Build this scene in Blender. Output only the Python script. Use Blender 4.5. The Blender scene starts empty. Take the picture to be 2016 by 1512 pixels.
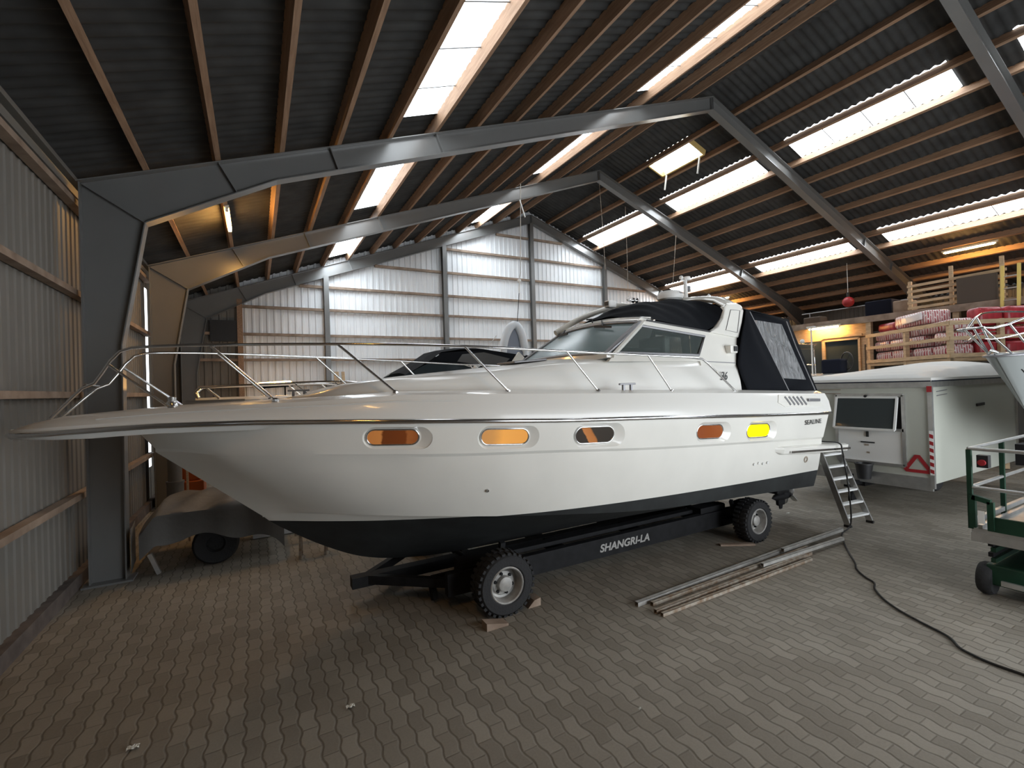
import bpy, bmesh, math, random
from mathutils import Vector, Matrix
from mathutils.geometry import delaunay_2d_cdt
random.seed(7)
S = bpy.context.scene
COL = S.collection
V = Vector
PI = math.pi

# ------------------------------------------------------------------ camera, sky, exposure
F_PX, YAW, PITCH, ROLL = 919.12, .5023, .0052, -.0321      # focal length in pixels of the 2016 wide frame
EYE = V((0, 0, 2.389))
_f = V((math.sin(YAW)*math.cos(PITCH), math.cos(YAW)*math.cos(PITCH), math.sin(PITCH)))
_r = V((math.cos(YAW), -math.sin(YAW), 0)); _u = _r.cross(_f)
CR = _r*math.cos(ROLL) + _u*math.sin(ROLL); CU = _u*math.cos(ROLL) - _r*math.sin(ROLL)
cam_data = bpy.data.cameras.new('camera'); cam = bpy.data.objects.new('camera', cam_data); COL.objects.link(cam)
cam_data.sensor_fit = 'HORIZONTAL'; cam_data.sensor_width = 36; cam_data.lens = F_PX*36/2016
cam_data.clip_start = .05; cam_data.clip_end = 200
m4 = Matrix((CR, CU, -_f)).transposed().to_4x4(); m4.translation = EYE
cam.matrix_world = m4
S.camera = cam

world = bpy.data.worlds.new('overcast_sky'); S.world = world; world.use_nodes = True
bg = world.node_tree.nodes['Background']; bg.inputs[0].default_value = (.86, .93, 1, 1); bg.inputs[1].default_value = 3.0
ROOFLIGHT, ROOFLIGHT_DIMMED = 9.0, 5.0                       # glow of the translucent roof sheets, left slope dimmed to darken that side
TUBE = 170.0                           # fluorescent tubes
S.view_settings.view_transform = 'Standard'; S.view_settings.look = 'None'
S.view_settings.exposure = 0.3; S.view_settings.gamma = 1; S.view_settings.use_curve_mapping = False

# points measured in the photograph, turned into places in the barn
def ray(x, y): return CR*((x-1008)/F_PX) - CU*((y-756)/F_PX) + _f
def atY(x, y, Y): d = ray(x, y); return EYE + d*(Y/d.y)
def atX(x, y, X): d = ray(x, y); return EYE + d*(X/d.x)
def atZ(x, y, Z): d = ray(x, y); return EYE + d*((Z-EYE.z)/d.z)
def lerp(xs, ys):
    def f(x):
        if x <= xs[0]: return ys[0]
        for i in range(len(xs)-1):
            if x <= xs[i+1]:
                t = (x-xs[i])/(xs[i+1]-xs[i]); return ys[i]+(ys[i+1]-ys[i])*t
        return ys[-1]
    return f

# ------------------------------------------------------------------ materials
def mat(name, col, rough=.6, metal=0., spec=.5, bump=0., bscale=20., var=0., vscale=6., coat=0., emit=None, estr=0., stretch=None, col2=None):
    m = bpy.data.materials.new(name); m.use_nodes = True
    nt = m.node_tree; b = nt.nodes['Principled BSDF']
    c = (*col, 1)
    b.inputs['Base Color'].default_value = c; b.inputs['Roughness'].default_value = rough
    b.inputs['Metallic'].default_value = metal; b.inputs['Specular IOR Level'].default_value = spec
    if coat: b.inputs['Coat Weight'].default_value = coat; b.inputs['Coat Roughness'].default_value = .08
    if emit: b.inputs['Emission Color'].default_value = (*emit, 1); b.inputs['Emission Strength'].default_value = estr
    if var or bump or col2:
        tc = nt.nodes.new('ShaderNodeTexCoord'); mp = nt.nodes.new('ShaderNodeMapping')
        nt.links.new(tc.outputs['Object'], mp.inputs['Vector'])
        if stretch: mp.inputs['Scale'].default_value = stretch
    if var or col2:
        n = nt.nodes.new('ShaderNodeTexNoise'); n.inputs['Scale'].default_value = vscale; n.inputs['Detail'].default_value = 6
        nt.links.new(mp.outputs[0], n.inputs['Vector'])
        r = nt.nodes.new('ShaderNodeValToRGB')
        lo = col2 if col2 else tuple(max(0, v*(1-var)) for v in col); hi = col if col2 else tuple(min(1, v*(1+var)) for v in col)
        r.color_ramp.elements[0].color = (*lo, 1); r.color_ramp.elements[1].color = (*hi, 1)
        r.color_ramp.elements[0].position = .32; r.color_ramp.elements[1].position = .68
        nt.links.new(n.outputs[0], r.inputs[0]); nt.links.new(r.outputs[0], b.inputs['Base Color'])
    if bump:
        n2 = nt.nodes.new('ShaderNodeTexNoise'); n2.inputs['Scale'].default_value = bscale; n2.inputs['Detail'].default_value = 4
        nt.links.new(mp.outputs[0], n2.inputs['Vector'])
        bp = nt.nodes.new('ShaderNodeBump'); bp.inputs['Strength'].default_value = bump; bp.inputs['Distance'].default_value = .02
        nt.links.new(n2.outputs[0], bp.inputs['Height']); nt.links.new(bp.outputs[0], b.inputs['Normal'])
    return m

def glass(name, tint, alpha, rough=.05, diff=None, bump=0., bscale=8., spec=.5, stretch=(1, 1, 1)):
    """Thin pane: part see-through (tinted), part the pane's own dull colour and gloss."""
    m = bpy.data.materials.new(name); m.use_nodes = True
    nt = m.node_tree; b = nt.nodes['Principled BSDF']; out = nt.nodes['Material Output']
    b.inputs['Base Color'].default_value = (*(diff or tint), 1); b.inputs['Roughness'].default_value = rough
    b.inputs['Specular IOR Level'].default_value = spec
    t = nt.nodes.new('ShaderNodeBsdfTransparent'); t.inputs[0].default_value = (*tint, 1)
    mx = nt.nodes.new('ShaderNodeMixShader'); mx.inputs[0].default_value = 1-alpha
    nt.links.new(t.outputs[0], mx.inputs[1]); nt.links.new(b.outputs[0], mx.inputs[2]); nt.links.new(mx.outputs[0], out.inputs[0])
    if bump:
        tc = nt.nodes.new('ShaderNodeTexCoord')
        n2 = nt.nodes.new('ShaderNodeTexNoise'); n2.inputs['Scale'].default_value = bscale; n2.inputs['Detail'].default_value = 3; n2.inputs['Distortion'].default_value = 1.5
        mp = nt.nodes.new('ShaderNodeMapping'); mp.inputs['Scale'].default_value = stretch; nt.links.new(tc.outputs['Object'], mp.inputs[0])
        nt.links.new(mp.outputs[0], n2.inputs['Vector'])
        bp = nt.nodes.new('ShaderNodeBump'); bp.inputs['Strength'].default_value = bump; bp.inputs['Distance'].default_value = .12
        nt.links.new(n2.outputs[0], bp.inputs['Height']); nt.links.new(bp.outputs[0], b.inputs['Normal'])
    return m

M = {}
M['gel'] = mat('white_gelcoat', (.77, .755, .70), .22, coat=.6, var=.03, vscale=2)
M['deckwhite'] = mat('deck_gelcoat', (.72, .71, .67), .3, coat=.4)
M['anti'] = mat('black_antifouling', (.012, .014, .014), .75, var=.4, vscale=4)
M['chrome'] = mat('stainless_steel', (.72, .72, .72), .16, metal=1)
M['alu'] = mat('aluminium', (.55, .55, .54), .38, metal=.9, var=.1, vscale=9)
M['alugrey'] = mat('grey_aluminium_frame', (.23, .23, .24), .4, metal=.4)
M['canvas'] = mat('black_canvas', (.0065, .0075, .010), .9, spec=.12, bump=.25, bscale=6)
M['seam'] = mat('grey_zip_tape', (.25, .25, .26), .7)
M['black'] = mat('black_plastic', (.012, .012, .013), .5)
M['rubber'] = mat('tyre_rubber', (.016, .016, .017), .85, bump=.3, bscale=40)
M['rim'] = mat('silver_painted_rim', (.34, .33, .31), .5, metal=.15, var=.25, vscale=10)
M['steelblack'] = mat('black_painted_steel', (.008, .008, .009), .7, spec=.25, var=.4, vscale=8)
M['frame'] = mat('grey_painted_steel', (.15, .15, .146), .28, spec=.8, var=.06, vscale=1.5)
M['wood'] = mat('brown_timber', (.34, .215, .135), .7, col2=(.23, .135, .08), vscale=5, stretch=(6, .5, 6), bump=.2, bscale=15)
M['girt'] = mat('weathered_timber', (.33, .25, .19), .75, col2=(.20, .14, .10), vscale=4, bump=.2, bscale=12)
M['pine'] = mat('pale_pine', (.50, .36, .22), .65, var=.18, vscale=5, stretch=(1, 1, 6))
M['roof'] = mat('dark_fibre_cement', (.042, .042, .041), .85, spec=.3, var=.25, vscale=3)
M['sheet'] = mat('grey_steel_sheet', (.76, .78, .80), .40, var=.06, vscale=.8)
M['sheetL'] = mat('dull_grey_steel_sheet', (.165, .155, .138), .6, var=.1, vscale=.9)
M['plinth'] = mat('dark_concrete_plinth', (.10, .08, .07), .9, var=.3, vscale=6)
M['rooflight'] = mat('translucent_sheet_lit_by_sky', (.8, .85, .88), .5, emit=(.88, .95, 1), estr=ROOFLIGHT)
M['rooflight_dimmed'] = mat('dimmed_translucent_sheet', (.8, .85, .88), .5, emit=(.88, .95, 1), estr=ROOFLIGHT_DIMMED)  # same sheet with its glow lowered to keep the left side dark
M['rooflight_boosted'] = mat('boosted_translucent_sheet', (.8, .85, .88), .5, emit=(.84, .93, 1), estr=14)  # extra glow put into the last bay's sheets to brighten the end wall
M['lap'] = mat('grey_sheet_lap', (.30, .32, .33), .7)  # grey strip along each sheet overlap
M['tube'] = mat('warm_fluorescent_tube', (.9, .8, .6), .4, emit=(1, .52, .14), estr=TUBE)
M['tube_dim'] = mat('dimmer_warm_tube', (.9, .8, .6), .4, emit=(1, .52, .14), estr=TUBE*.3)
M['tube_mid'] = mat('mid_warm_tube', (.9, .8, .6), .4, emit=(1, .52, .14), estr=TUBE*.55)
M['fixture'] = mat('cream_lamp_body', (.7, .66, .55), .5)
M['white'] = mat('white_plastic', (.72, .72, .70), .4)
M['brightalu'] = mat('bright_aluminium_tread', (.74, .75, .74), .45, metal=.3)
M['greyglass'] = mat('dusty_dark_glass', (.045, .052, .052), .15)
M['screen'] = glass('windscreen_glass', (.45, .55, .55), .12, .22, diff=(.18, .245, .255), spec=.2)
M['sideglass'] = glass('side_window_glass', (.55, .6, .58), .45, .04, diff=(.10, .12, .115))
M['darkglass'] = mat('dark_glass', (.03, .04, .045), .08)
M['vinyl'] = glass('clear_vinyl', (.8, .82, .83), .45, .05, diff=(.46, .47, .48), bump=1., bscale=8, stretch=(1.8, 1, .4))
M['red'] = mat('red_plastic', (.30, .015, .02), .45)
M['green'] = mat('dark_green_paint', (.008, .034, .018), .5, spec=.3, var=.3, vscale=4)
M['tarp'] = mat('grey_tarpaulin', (.11, .106, .10), .6, bump=.6, bscale=5)
M['whitetarp'] = mat('white_tarpaulin', (.62, .61, .58), .6, bump=.25, bscale=4)
M['caravan'] = mat('cream_panel', (.41, .42, .37), .4, var=.03, vscale=1)
M['navy'] = mat('navy_canvas', (.008, .010, .020), .85, spec=.2)
M['orange'] = mat('orange_plastic', (.45, .10, .02), .5)
M['cable'] = mat('black_cable', (.01, .01, .01), .5)
M['rope'] = mat('pale_rope', (.5, .48, .44), .8)
M['shadegel'] = mat('shaded_white_gelcoat', (.27, .29, .285), .35, coat=.3)  # white gelcoat with the shade on the right-hand bow put into its colour
M['dinghy'] = mat('pale_grey_dinghy_tube', (.62, .66, .70), .45)
M['dinghyfloor'] = mat('grey_dinghy_floor', (.24, .26, .31), .6)
M['darkboard'] = mat('charcoal_board', (.03, .032, .035), .8)
M['cardboard'] = mat('dark_brown_board', (.075, .055, .04), .8)
M['polegrey'] = mat('dull_galvanised_pole', (.42, .41, .385), .5, metal=.25, var=.2, vscale=9)
M['rust'] = mat('rusty_galvanised', (.44, .40, .34), .5, metal=.25, col2=(.24, .16, .10), vscale=14)
M['dimpaint'] = mat('dull_white_lettering', (.34, .33, .31), .7)
M['rag'] = mat('pale_litter', (.65, .65, .6), .8)

def amber(name, stops, e, rot=0.):
    """Amber acrylic pane: patches of tint (curtain, cabin behind), lit from inside."""
    m = bpy.data.materials.new(name); m.use_nodes = True
    nt = m.node_tree; b = nt.nodes['Principled BSDF']; b.inputs['Roughness'].default_value = .08
    tc = nt.nodes.new('ShaderNodeTexCoord'); mp = nt.nodes.new('ShaderNodeMapping'); mp.inputs['Rotation'].default_value = (0, rot, 0)
    sp = nt.nodes.new('ShaderNodeSeparateXYZ'); n = nt.nodes.new('ShaderNodeTexNoise'); n.inputs['Scale'].default_value = 3
    nt.links.new(tc.outputs['Generated'], mp.inputs[0]); nt.links.new(mp.outputs[0], sp.inputs[0]); nt.links.new(tc.outputs['Generated'], n.inputs['Vector'])
    ad = nt.nodes.new('ShaderNodeMath'); ad.operation = 'MULTIPLY_ADD'; ad.inputs[1].default_value = .12
    nt.links.new(n.outputs[0], ad.inputs[0]); nt.links.new(sp.outputs[0], ad.inputs[2])
    r = nt.nodes.new('ShaderNodeValToRGB'); cr_ = r.color_ramp
    while len(cr_.elements) < len(stops): cr_.elements.new(.5)
    for el, (ps, c) in zip(cr_.elements, stops): el.position = ps; el.color = (*c, 1)
    nt.links.new(ad.outputs[0], r.inputs[0])
    nt.links.new(r.outputs[0], b.inputs['Base Color']); nt.links.new(r.outputs[0], b.inputs['Emission Color']); b.inputs['Emission Strength'].default_value = e
    return m

# ------------------------------------------------------------------ mesh building
ORG = {}
class MB:
    def __init__(s): s.v = []; s.f = []
    def add(s, vs, fs):
        o = len(s.v); s.v += [V(p) for p in vs]; s.f += [[i+o for i in f] for f in fs]; return s
    def box(s, c, d, R=None):
        c = V(c); h = V(d)/2; P = []
        for z in (-1, 1):
            for x, y in ((-1, -1), (1, -1), (1, 1), (-1, 1)):
                p = V((x*h.x, y*h.y, z*h.z)); P.append(c+(R @ p if R else p))
        return s.add(P, [(3, 2, 1, 0), (4, 5, 6, 7), (0, 1, 5, 4), (1, 2, 6, 5), (2, 3, 7, 6), (3, 0, 4, 7)])
    def bar(s, a, b, w, h, up=(0, 0, 1)):
        """rectangular bar from a to b: w across, h along up"""
        a = V(a); b = V(b); d = (b-a).normalized(); u = V(up).normalized(); u = u if abs(d.dot(u)) < .98 else V((0, 1, 0)); sd = d.cross(u).normalized(); u = sd.cross(d).normalized()
        P = [p+sd*(w/2*i)+u*(h/2*j) for p in (a, b) for i, j in ((-1, -1), (1, -1), (1, 1), (-1, 1))]
        return s.add(P, [(0, 1, 2, 3), (7, 6, 5, 4), (0, 4, 5, 1), (1, 5, 6, 2), (2, 6, 7, 3), (3, 7, 4, 0)])
    def tube(s, pts, r, n=8, closed=False, caps=True):
        pts = [V(p) for p in pts]; N = len(pts); rings = []; prev = None
        for i, p in enumerate(pts):
            a = pts[(i-1) % N] if (closed or i) else p; b = pts[(i+1) % N] if (closed or i < N-1) else p
            d = (b-a).normalized()
            if prev is None: x = d.orthogonal().normalized()
            else: x = (prev-d*prev.dot(d)).normalized()
            prev = x; y = d.cross(x); rr = r[i] if isinstance(r, (list, tuple)) else r
            rings.append([p+(x*math.cos(2*PI*k/n)+y*math.sin(2*PI*k/n))*rr for k in range(n)])
        return s.loft(rings, True, closed, caps and not closed)
    def loft(s, rings, wrap=True, closed=False, caps=True):
        n = len(rings[0]); P = [p for r in rings for p in r]; F = []; L = len(rings)
        for i in range(L if closed else L-1):
            for k in range(n if wrap else n-1):
                a = i*n+k; b = i*n+(k+1) % n; c = ((i+1) % L)*n+(k+1) % n; d = ((i+1) % L)*n+k
                F.append((a, b, c, d))
        if caps and wrap: F.append(tuple(range(n-1, -1, -1))); F.append(tuple((L-1)*n+k for k in range(n)))
        return s.add(P, F)
    def lathe(s, prof, c, axis, n=32, ring=False):
        """prof: (radius, distance along axis)"""
        ax = V(axis).normalized(); x = ax.orthogonal().normalized(); y = ax.cross(x); c = V(c)
        rings = [[c+ax*t+(x*math.cos(2*PI*k/n)+y*math.sin(2*PI*k/n))*max(r, 1e-4) for k in range(n)] for r, t in prof]
        return s.loft(rings, True, ring, not ring)
    def prism(s, poly, vec):
        n = len(poly); vec = V(vec); P = [V(p) for p in poly]+[V(p)+vec for p in poly]
        F = [tuple(range(n-1, -1, -1)), tuple(range(n, 2*n))]+[(i, (i+1) % n, n+(i+1) % n, n+i) for i in range(n)]
        return s.add(P, F)
    def quad(s, *P): return s.add(P, [tuple(range(len(P)))])
    def grid(s, f, nu, nv):
        P = [f(i/nu, j/nv) for i in range(nu+1) for j in range(nv+1)]
        return s.add(P, [(i*(nv+1)+j, i*(nv+1)+j+1, (i+1)*(nv+1)+j+1, (i+1)*(nv+1)+j) for i in range(nu) for j in range(nv)])
    def ball(s, c, r, n=14, sc=(1, 1, 1)):
        c = V(c); m = n//2; rings = []
        for i in range(m+1):
            t = PI*i/m; rings.append([c+V((math.sin(t)*math.cos(2*PI*k/n)*sc[0], math.sin(t)*math.sin(2*PI*k/n)*sc[1], math.cos(t)*sc[2]))*r for k in range(n)])
        return s.loft(rings, True, False, False)
    def build(s, name, m, parent=None, smooth=0, bevel=0, solid=0, fix=True):
        me = bpy.data.meshes.new(name); o = bpy.data.objects.new(name, me); COL.objects.link(o)
        org = ORG.get(parent, V((0, 0, 0))) if parent else V((0, 0, 0))
        bm = bmesh.new(); vs = [bm.verts.new(p-org) for p in s.v]
        for f in s.f:
            try: bm.faces.new([vs[i] for i in f])
            except ValueError: pass
        bmesh.ops.remove_doubles(bm, verts=bm.verts, dist=1e-5)
        if fix: bmesh.ops.recalc_face_normals(bm, faces=bm.faces)
        bm.to_mesh(me); bm.free()
        for mm in (m if isinstance(m, list) else [m]): me.materials.append(M[mm] if isinstance(mm, str) else mm)
        if parent: o.parent = parent; ORG[o] = org
        else: ORG[o] = org
        if smooth:
            for p in me.polygons: p.use_smooth = True
            me.set_sharp_from_angle(angle=math.radians(smooth))
        if bevel:
            b = o.modifiers.new('bevel', 'BEVEL'); b.width = bevel; b.segments = 2; b.limit_method = 'ANGLE'
        if solid:
            b = o.modifiers.new('solid', 'SOLIDIFY'); b.thickness = solid; b.offset = 0
        return o

def tag(o, label, cat, group=None, kind=None):
    if label: o['label'] = label
    if cat: o['category'] = cat
    if group: o['group'] = group
    if kind: o['kind'] = kind
    return o
def thing(name, label, cat, loc, group=None):
    o = bpy.data.objects.new(name, None); COL.objects.link(o); o.location = V(loc); o.empty_display_size = .1
    ORG[o] = V(loc); return tag(o, label, cat, group)
def struct(o): o['kind'] = 'structure'; return o
def dup(root, loc, label=None, group=None, rotz=None):
    r = root.copy(); COL.objects.link(r); r.location = V(loc)
    if rotz is not None: r.rotation_euler = (0, 0, rotz)
    if label: r['label'] = label
    if group: r['group'] = group
    for ch in list(root.children):
        c = ch.copy(); COL.objects.link(c); c.parent = r
        for g in list(ch.children):
            d = g.copy(); COL.objects.link(d); d.parent = c
    return r
def text(body, loc, size, m, parent, name='lettering', rot=(PI/2, 0, 0), ext=.002, sx=1., shear=0., bold=0.):
    cu = bpy.data.curves.new(name, 'FONT'); cu.body = body; cu.size = size; cu.extrude = ext; cu.align_x = 'CENTER'; cu.align_y = 'CENTER'; cu.shear = shear; cu.offset = bold
    tmp = bpy.data.objects.new(name+'_curve', cu); COL.objects.link(tmp); bpy.context.view_layer.update()
    me = bpy.data.meshes.new_from_object(tmp.evaluated_get(bpy.context.evaluated_depsgraph_get())); bpy.data.objects.remove(tmp)
    o = bpy.data.objects.new(name, me); COL.objects.link(o); me.materials.clear(); me.materials.append(M[m])
    o.parent = parent; o.location = V(loc)-ORG[parent]; o.rotation_euler = rot; o.scale = (sx, 1, 1); return o
# ------------------------------------------------------------------ the barn
XL, XR, XE = -1.917, 10.464, 22.845       # outer faces of the columns, ridge line
SL = .35934; EAVE, RIDGE = 5.22, 9.669
BAY = 4.5; FR = [7.94-4.5*2, 7.94-4.5, 7.94, 12.44, 16.94]
YB, YF = 17.12, -3.4                       # far end wall, wall behind the photographer
PUR = .20                                  # purlin depth
def zroof(x, off=0): return (EAVE+SL*(x-XL) if x <= XR else RIDGE-SL*(x-XR))+off

# floor of interlocking wavy pavers
fm = bpy.data.materials.new('wavy_concrete_pavers'); fm.use_nodes = True
def _floor():
    nt = fm.node_tree; b = nt.nodes['Principled BSDF']; b.inputs['Roughness'].default_value = .72
    L = nt.links.new
    def N(t, **k):
        n = nt.nodes.new(t)
        for a, v in k.items(): setattr(n, a, v)
        return n
    def math_(op, a, bb=None, c=None):
        n = N('ShaderNodeMath', operation=op)
        for i, x in enumerate((a, bb, c)):
            if x is None: continue
            if isinstance(x, (int, float)): n.inputs[i].default_value = x
            else: L(x, n.inputs[i])
        return n.outputs[0]
    tc = N('ShaderNodeTexCoord'); sp = N('ShaderNodeSeparateXYZ'); L(tc.outputs['Object'], sp.inputs[0])
    x, y = sp.outputs[0], sp.outputs[1]
    W, LN = .115, .215
    tri = math_('PINGPONG', math_('MULTIPLY', y, 1/LN), .5)                # zig-zag along the rows
    tri = math_('SMOOTH_MIN', math_('SMOOTH_MAX', tri, .12, .1), .38, .1)
    xw = math_('MULTIPLY_ADD', tri, .07, x)
    row = math_('FLOOR', math_('MULTIPLY', xw, 1/W)); fx = math_('FRACT', math_('MULTIPLY', xw, 1/W))
    yo = math_('MULTIPLY_ADD', row, .5, math_('MULTIPLY', y, 1/LN))
    cy = math_('FLOOR', yo); fy = math_('FRACT', yo)
    ex = math_('MULTIPLY', math_('PINGPONG', fx, .5), W); ey = math_('MULTIPLY_ADD', math_('PINGPONG', fy, .5), LN, .0045)
    e = math_('MINIMUM', ex, ey)
    nd = N('ShaderNodeTexNoise'); nd.inputs['Scale'].default_value = 9; nd.inputs['Detail'].default_value = 5; L(tc.outputs['Object'], nd.inputs['Vector'])
    joint = N('ShaderNodeMapRange'); joint.inputs[1].default_value = .001; joint.inputs[2].default_value = .013
    L(math_('MULTIPLY_ADD', nd.outputs[0], .010, math_('SUBTRACT', e, .005)), joint.inputs[0])
    cb = N('ShaderNodeCombineXYZ'); L(row, cb.inputs[0]); L(cy, cb.inputs[1])
    wn = N('ShaderNodeTexWhiteNoise'); L(cb.outputs[0], wn.inputs['Vector'])
    big = N('ShaderNodeTexNoise'); big.inputs['Scale'].default_value = .55; big.inputs['Detail'].default_value = 5; big.inputs['Roughness'].default_value = .65; L(tc.outputs['Object'], big.inputs['Vector'])
    fine = N('ShaderNodeTexNoise'); fine.inputs['Scale'].default_value = 60; fine.inputs['Detail'].default_value = 3; L(tc.outputs['Object'], fine.inputs['Vector'])
    val = math_('ADD', math_('MULTIPLY', wn.outputs[0], .30), math_('ADD', math_('MULTIPLY', big.outputs[0], .55), math_('MULTIPLY', fine.outputs[0], .25)))
    r = N('ShaderNodeValToRGB'); L(val, r.inputs[0])
    r.color_ramp.elements[0].position = .30; r.color_ramp.elements[0].color = (.155, .135, .106, 1)
    r.color_ramp.elements[1].position = .80; r.color_ramp.elements[1].color = (.275, .248, .205, 1)
    mx = N('ShaderNodeMix', data_type='RGBA'); L(joint.outputs[0], mx.inputs[0]); mx.inputs[6].default_value = (.128, .111, .086, 1); L(r.outputs[0], mx.inputs[7])
    L(mx.outputs[2], b.inputs['Base Color'])
    bp = N('ShaderNodeBump'); bp.inputs['Strength'].default_value = .5; bp.inputs['Distance'].default_value = .006
    L(math_('ADD', joint.outputs[0], math_('MULTIPLY', wn.outputs[0], .35)), bp.inputs['Height']); L(bp.outputs[0], b.inputs['Normal'])
_floor()
struct(MB().box((10.4, 6.9, -.1), (26, 22, .2)).build('floor', fm))

# roof sheets, corrugated up the slope, open where the rooflights lie
LIGHTROWS = [(2.10, 2.95), (7.10, 7.95)]
LEFTBAYS = [2, 3, 4]; RIGHTBAYS = [1, 2, 3, 4]
def bay_open(k): return (FR[k]-BAY+.66, FR[k]-BAY+4.14)
def roof_side(side):
    mb = MB(); off = PUR+.01
    mx = (lambda x: x) if side == 'left' else (lambda x: 2*XR-x)
    ys = []; y = YF-.1; step = .177/4
    while y < YB+.15: ys.append(y); y += step
    amp = .022
    holes = [bay_open(k) for k in (LEFTBAYS if side == 'left' else RIGHTBAYS)]
    cuts = [XL-.25, LIGHTROWS[0][0], LIGHTROWS[0][1], LIGHTROWS[1][0], LIGHTROWS[1][1], 9.15-.02, 9.78, XR]
    hatch = (9.36, 11.04)
    for i in range(len(cuts)-1):
        a, b = cuts[i], cuts[i+1]
        for j in range(len(ys)-1):
            yc = (ys[j]+ys[j+1])/2
            if i in (1, 3) and any(h[0] < yc < h[1] for h in holes): continue
            if side == 'right' and i == 5: pass
            z0 = amp*math.sin(2*PI*ys[j]/.177); z1 = amp*math.sin(2*PI*ys[j+1]/.177)
            if side == 'right' and hatch[0] < yc < hatch[1] and i in (4, 5):
                if i == 4: a2, b2 = a, 8.90
                else: a2, b2 = 9.60, b
            else: a2, b2 = a, b
            mb.quad((mx(a2), ys[j], zroof(mx(a2), off)+z0), (mx(b2), ys[j], zroof(mx(b2), off)+z0), (mx(b2), ys[j+1], zroof(mx(b2), off)+z1), (mx(a2), ys[j+1], zroof(mx(a2), off)+z1))
    return struct(mb.build('ceiling_'+side, 'roof', smooth=60))
roof_side('left'); roof_side('right')

# rooflights: corrugated translucent sheets between two purlins
n_win = 0
for side in ('left', 'right'):
    mx = (lambda x: x) if side == 'left' else (lambda x: 2*XR-x)
    for r0, r1 in LIGHTROWS:
        for k in (LEFTBAYS if side == 'left' else RIGHTBAYS):
            h0, h1 = bay_open(k); n_win += 1; mb = MB(); y = h0-.03; st = .177/4; off = PUR+.012
            while y < h1+.03:
                y2 = min(y+st, h1+.03); za, zb = .022*math.sin(2*PI*y/.177), .022*math.sin(2*PI*y2/.177)
                mb.quad((mx(r0), y, zroof(mx(r0), off)+za), (mx(r1), y, zroof(mx(r1), off)+za), (mx(r1), y2, zroof(mx(r1), off)+zb), (mx(r0), y2, zroof(mx(r0), off)+zb)); y = y2
            w = struct(mb.build('window_%d' % n_win, 'rooflight_boosted' if k == 4 else 'rooflight_dimmed' if side == 'left' else 'rooflight', smooth=60))
            for q in range(1, 4):
                yl = h0+(h1-h0)*q/4+random.uniform(-.05, .05)
                MB().bar((mx(r0+.03), yl, zroof(mx(r0+.03), PUR-.02)), (mx(r1-.03), yl, zroof(mx(r1-.03), PUR-.02)), .022, .006).build('sheet_lap', 'lap', w)

# timber purlins
PX = [-1.22+.835*i for i in range(14)]
ORD = 'first second third fourth fifth sixth seventh eighth ninth tenth eleventh twelfth thirteenth fourteenth'.split()
for side in ('left', 'right'):
    for i, x in enumerate(PX):
        X = x if side == 'left' else 2*XR-x
        n = V((-SL if side == 'left' else SL, 0, 1)).normalized()
        c = V((X, 0, zroof(X))) + n*(PUR/2)
        o = MB().bar((c.x, YF+.05, c.z), (c.x, YB-.05, c.z), .072, PUR*.95, n).build('roof_purlin', 'wood')
        where = 'over the yacht bow' if side == 'left' else 'over the cream trailer'
        tag(o, 'brown purlin on the roof slope %s, %s up from the eave' % (where, ORD[i]), 'purlin', 'timber roof purlins')

# steel portal frames
def frame_parts(k, Y, root):
    W = .19; t = .014
    for side in ('left', 'right'):
        mx = (lambda x: x) if side == 'left' else (lambda x: 2*XR-x)
        P = lambda x, z, dy=0: V((mx(x), Y+dy, z))
        O = [(-1.917, 0), (-1.917, 5.19)]; I = [(-1.55, 0), (-1.53, 3.10), (-1.25, 4.757)]
        mb = MB()
        mb.prism([P(*q) for q in (O[0], O[1], I[2], I[1], I[0])], (0, t, 0))
        def fl(a, b, w=W, th=.014, e=mb):
            a3 = P(a[0], a[1], t/2); b3 = P(b[0], b[1], t/2); e.bar(a3, b3, w, th, (b3-a3).cross(V((0, 1, 0))))
        fl(O[0], O[1]); fl(I[0], I[1]); fl(I[1], I[2])
        mb.box(P(-1.73, .012, 0), (.52, .30, .024))
        mb.build('column', 'frame', root)
        mb = MB(); top = (-1.917, 5.20); J = [(-1.25, 4.757), (.366, 5.637), (10.464, 9.324)]
        mb.prism([P(*q) for q in (top, (10.464, 9.655), J[2], J[1], J[0])], (0, t, 0))
        fl((-1.95, 5.20), (10.464, 9.655), e=mb); fl(J[0], J[1], e=mb); fl(J[1], J[2], e=mb)
        mb.build('rafter', 'frame', root)
        def stiff(a, b): 
            a3 = P(a[0], a[1], t/2); b3 = P(b[0], b[1], t/2); MB().bar(a3, b3, .15, .016, (b3-a3).cross(V((0, 1, 0)))).build('stiffener', 'frame', root)
        stiff((-1.9, 5.18), (-1.26, 4.77)); stiff((-.38, zroof(-.38)-.02), (-.16, 5.36)); stiff((1.15, zroof(1.15)-.02), (1.27, 5.97)); stiff((2.95, zroof(2.95)-.02), (3.08, 6.63)); stiff((10.44, 9.65), (10.44, 9.33))
lab = {0: None, 1: 'grey steel portal frame crossing the top corner nearest the photographer', 2: 'grey steel portal frame rising beside the boat bow, its ridge highest in view',
       3: 'grey steel portal frame behind the boat, one bay before the end wall', 4: 'grey steel portal frame standing against the corrugated end wall'}
for k, Y in enumerate(FR):
    if k == 0: continue
    r = thing('portal_frame', lab[k], 'steel frame', (XL, Y, 0), 'grey steel portal frames'); frame_parts(k, Y, r)

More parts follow.
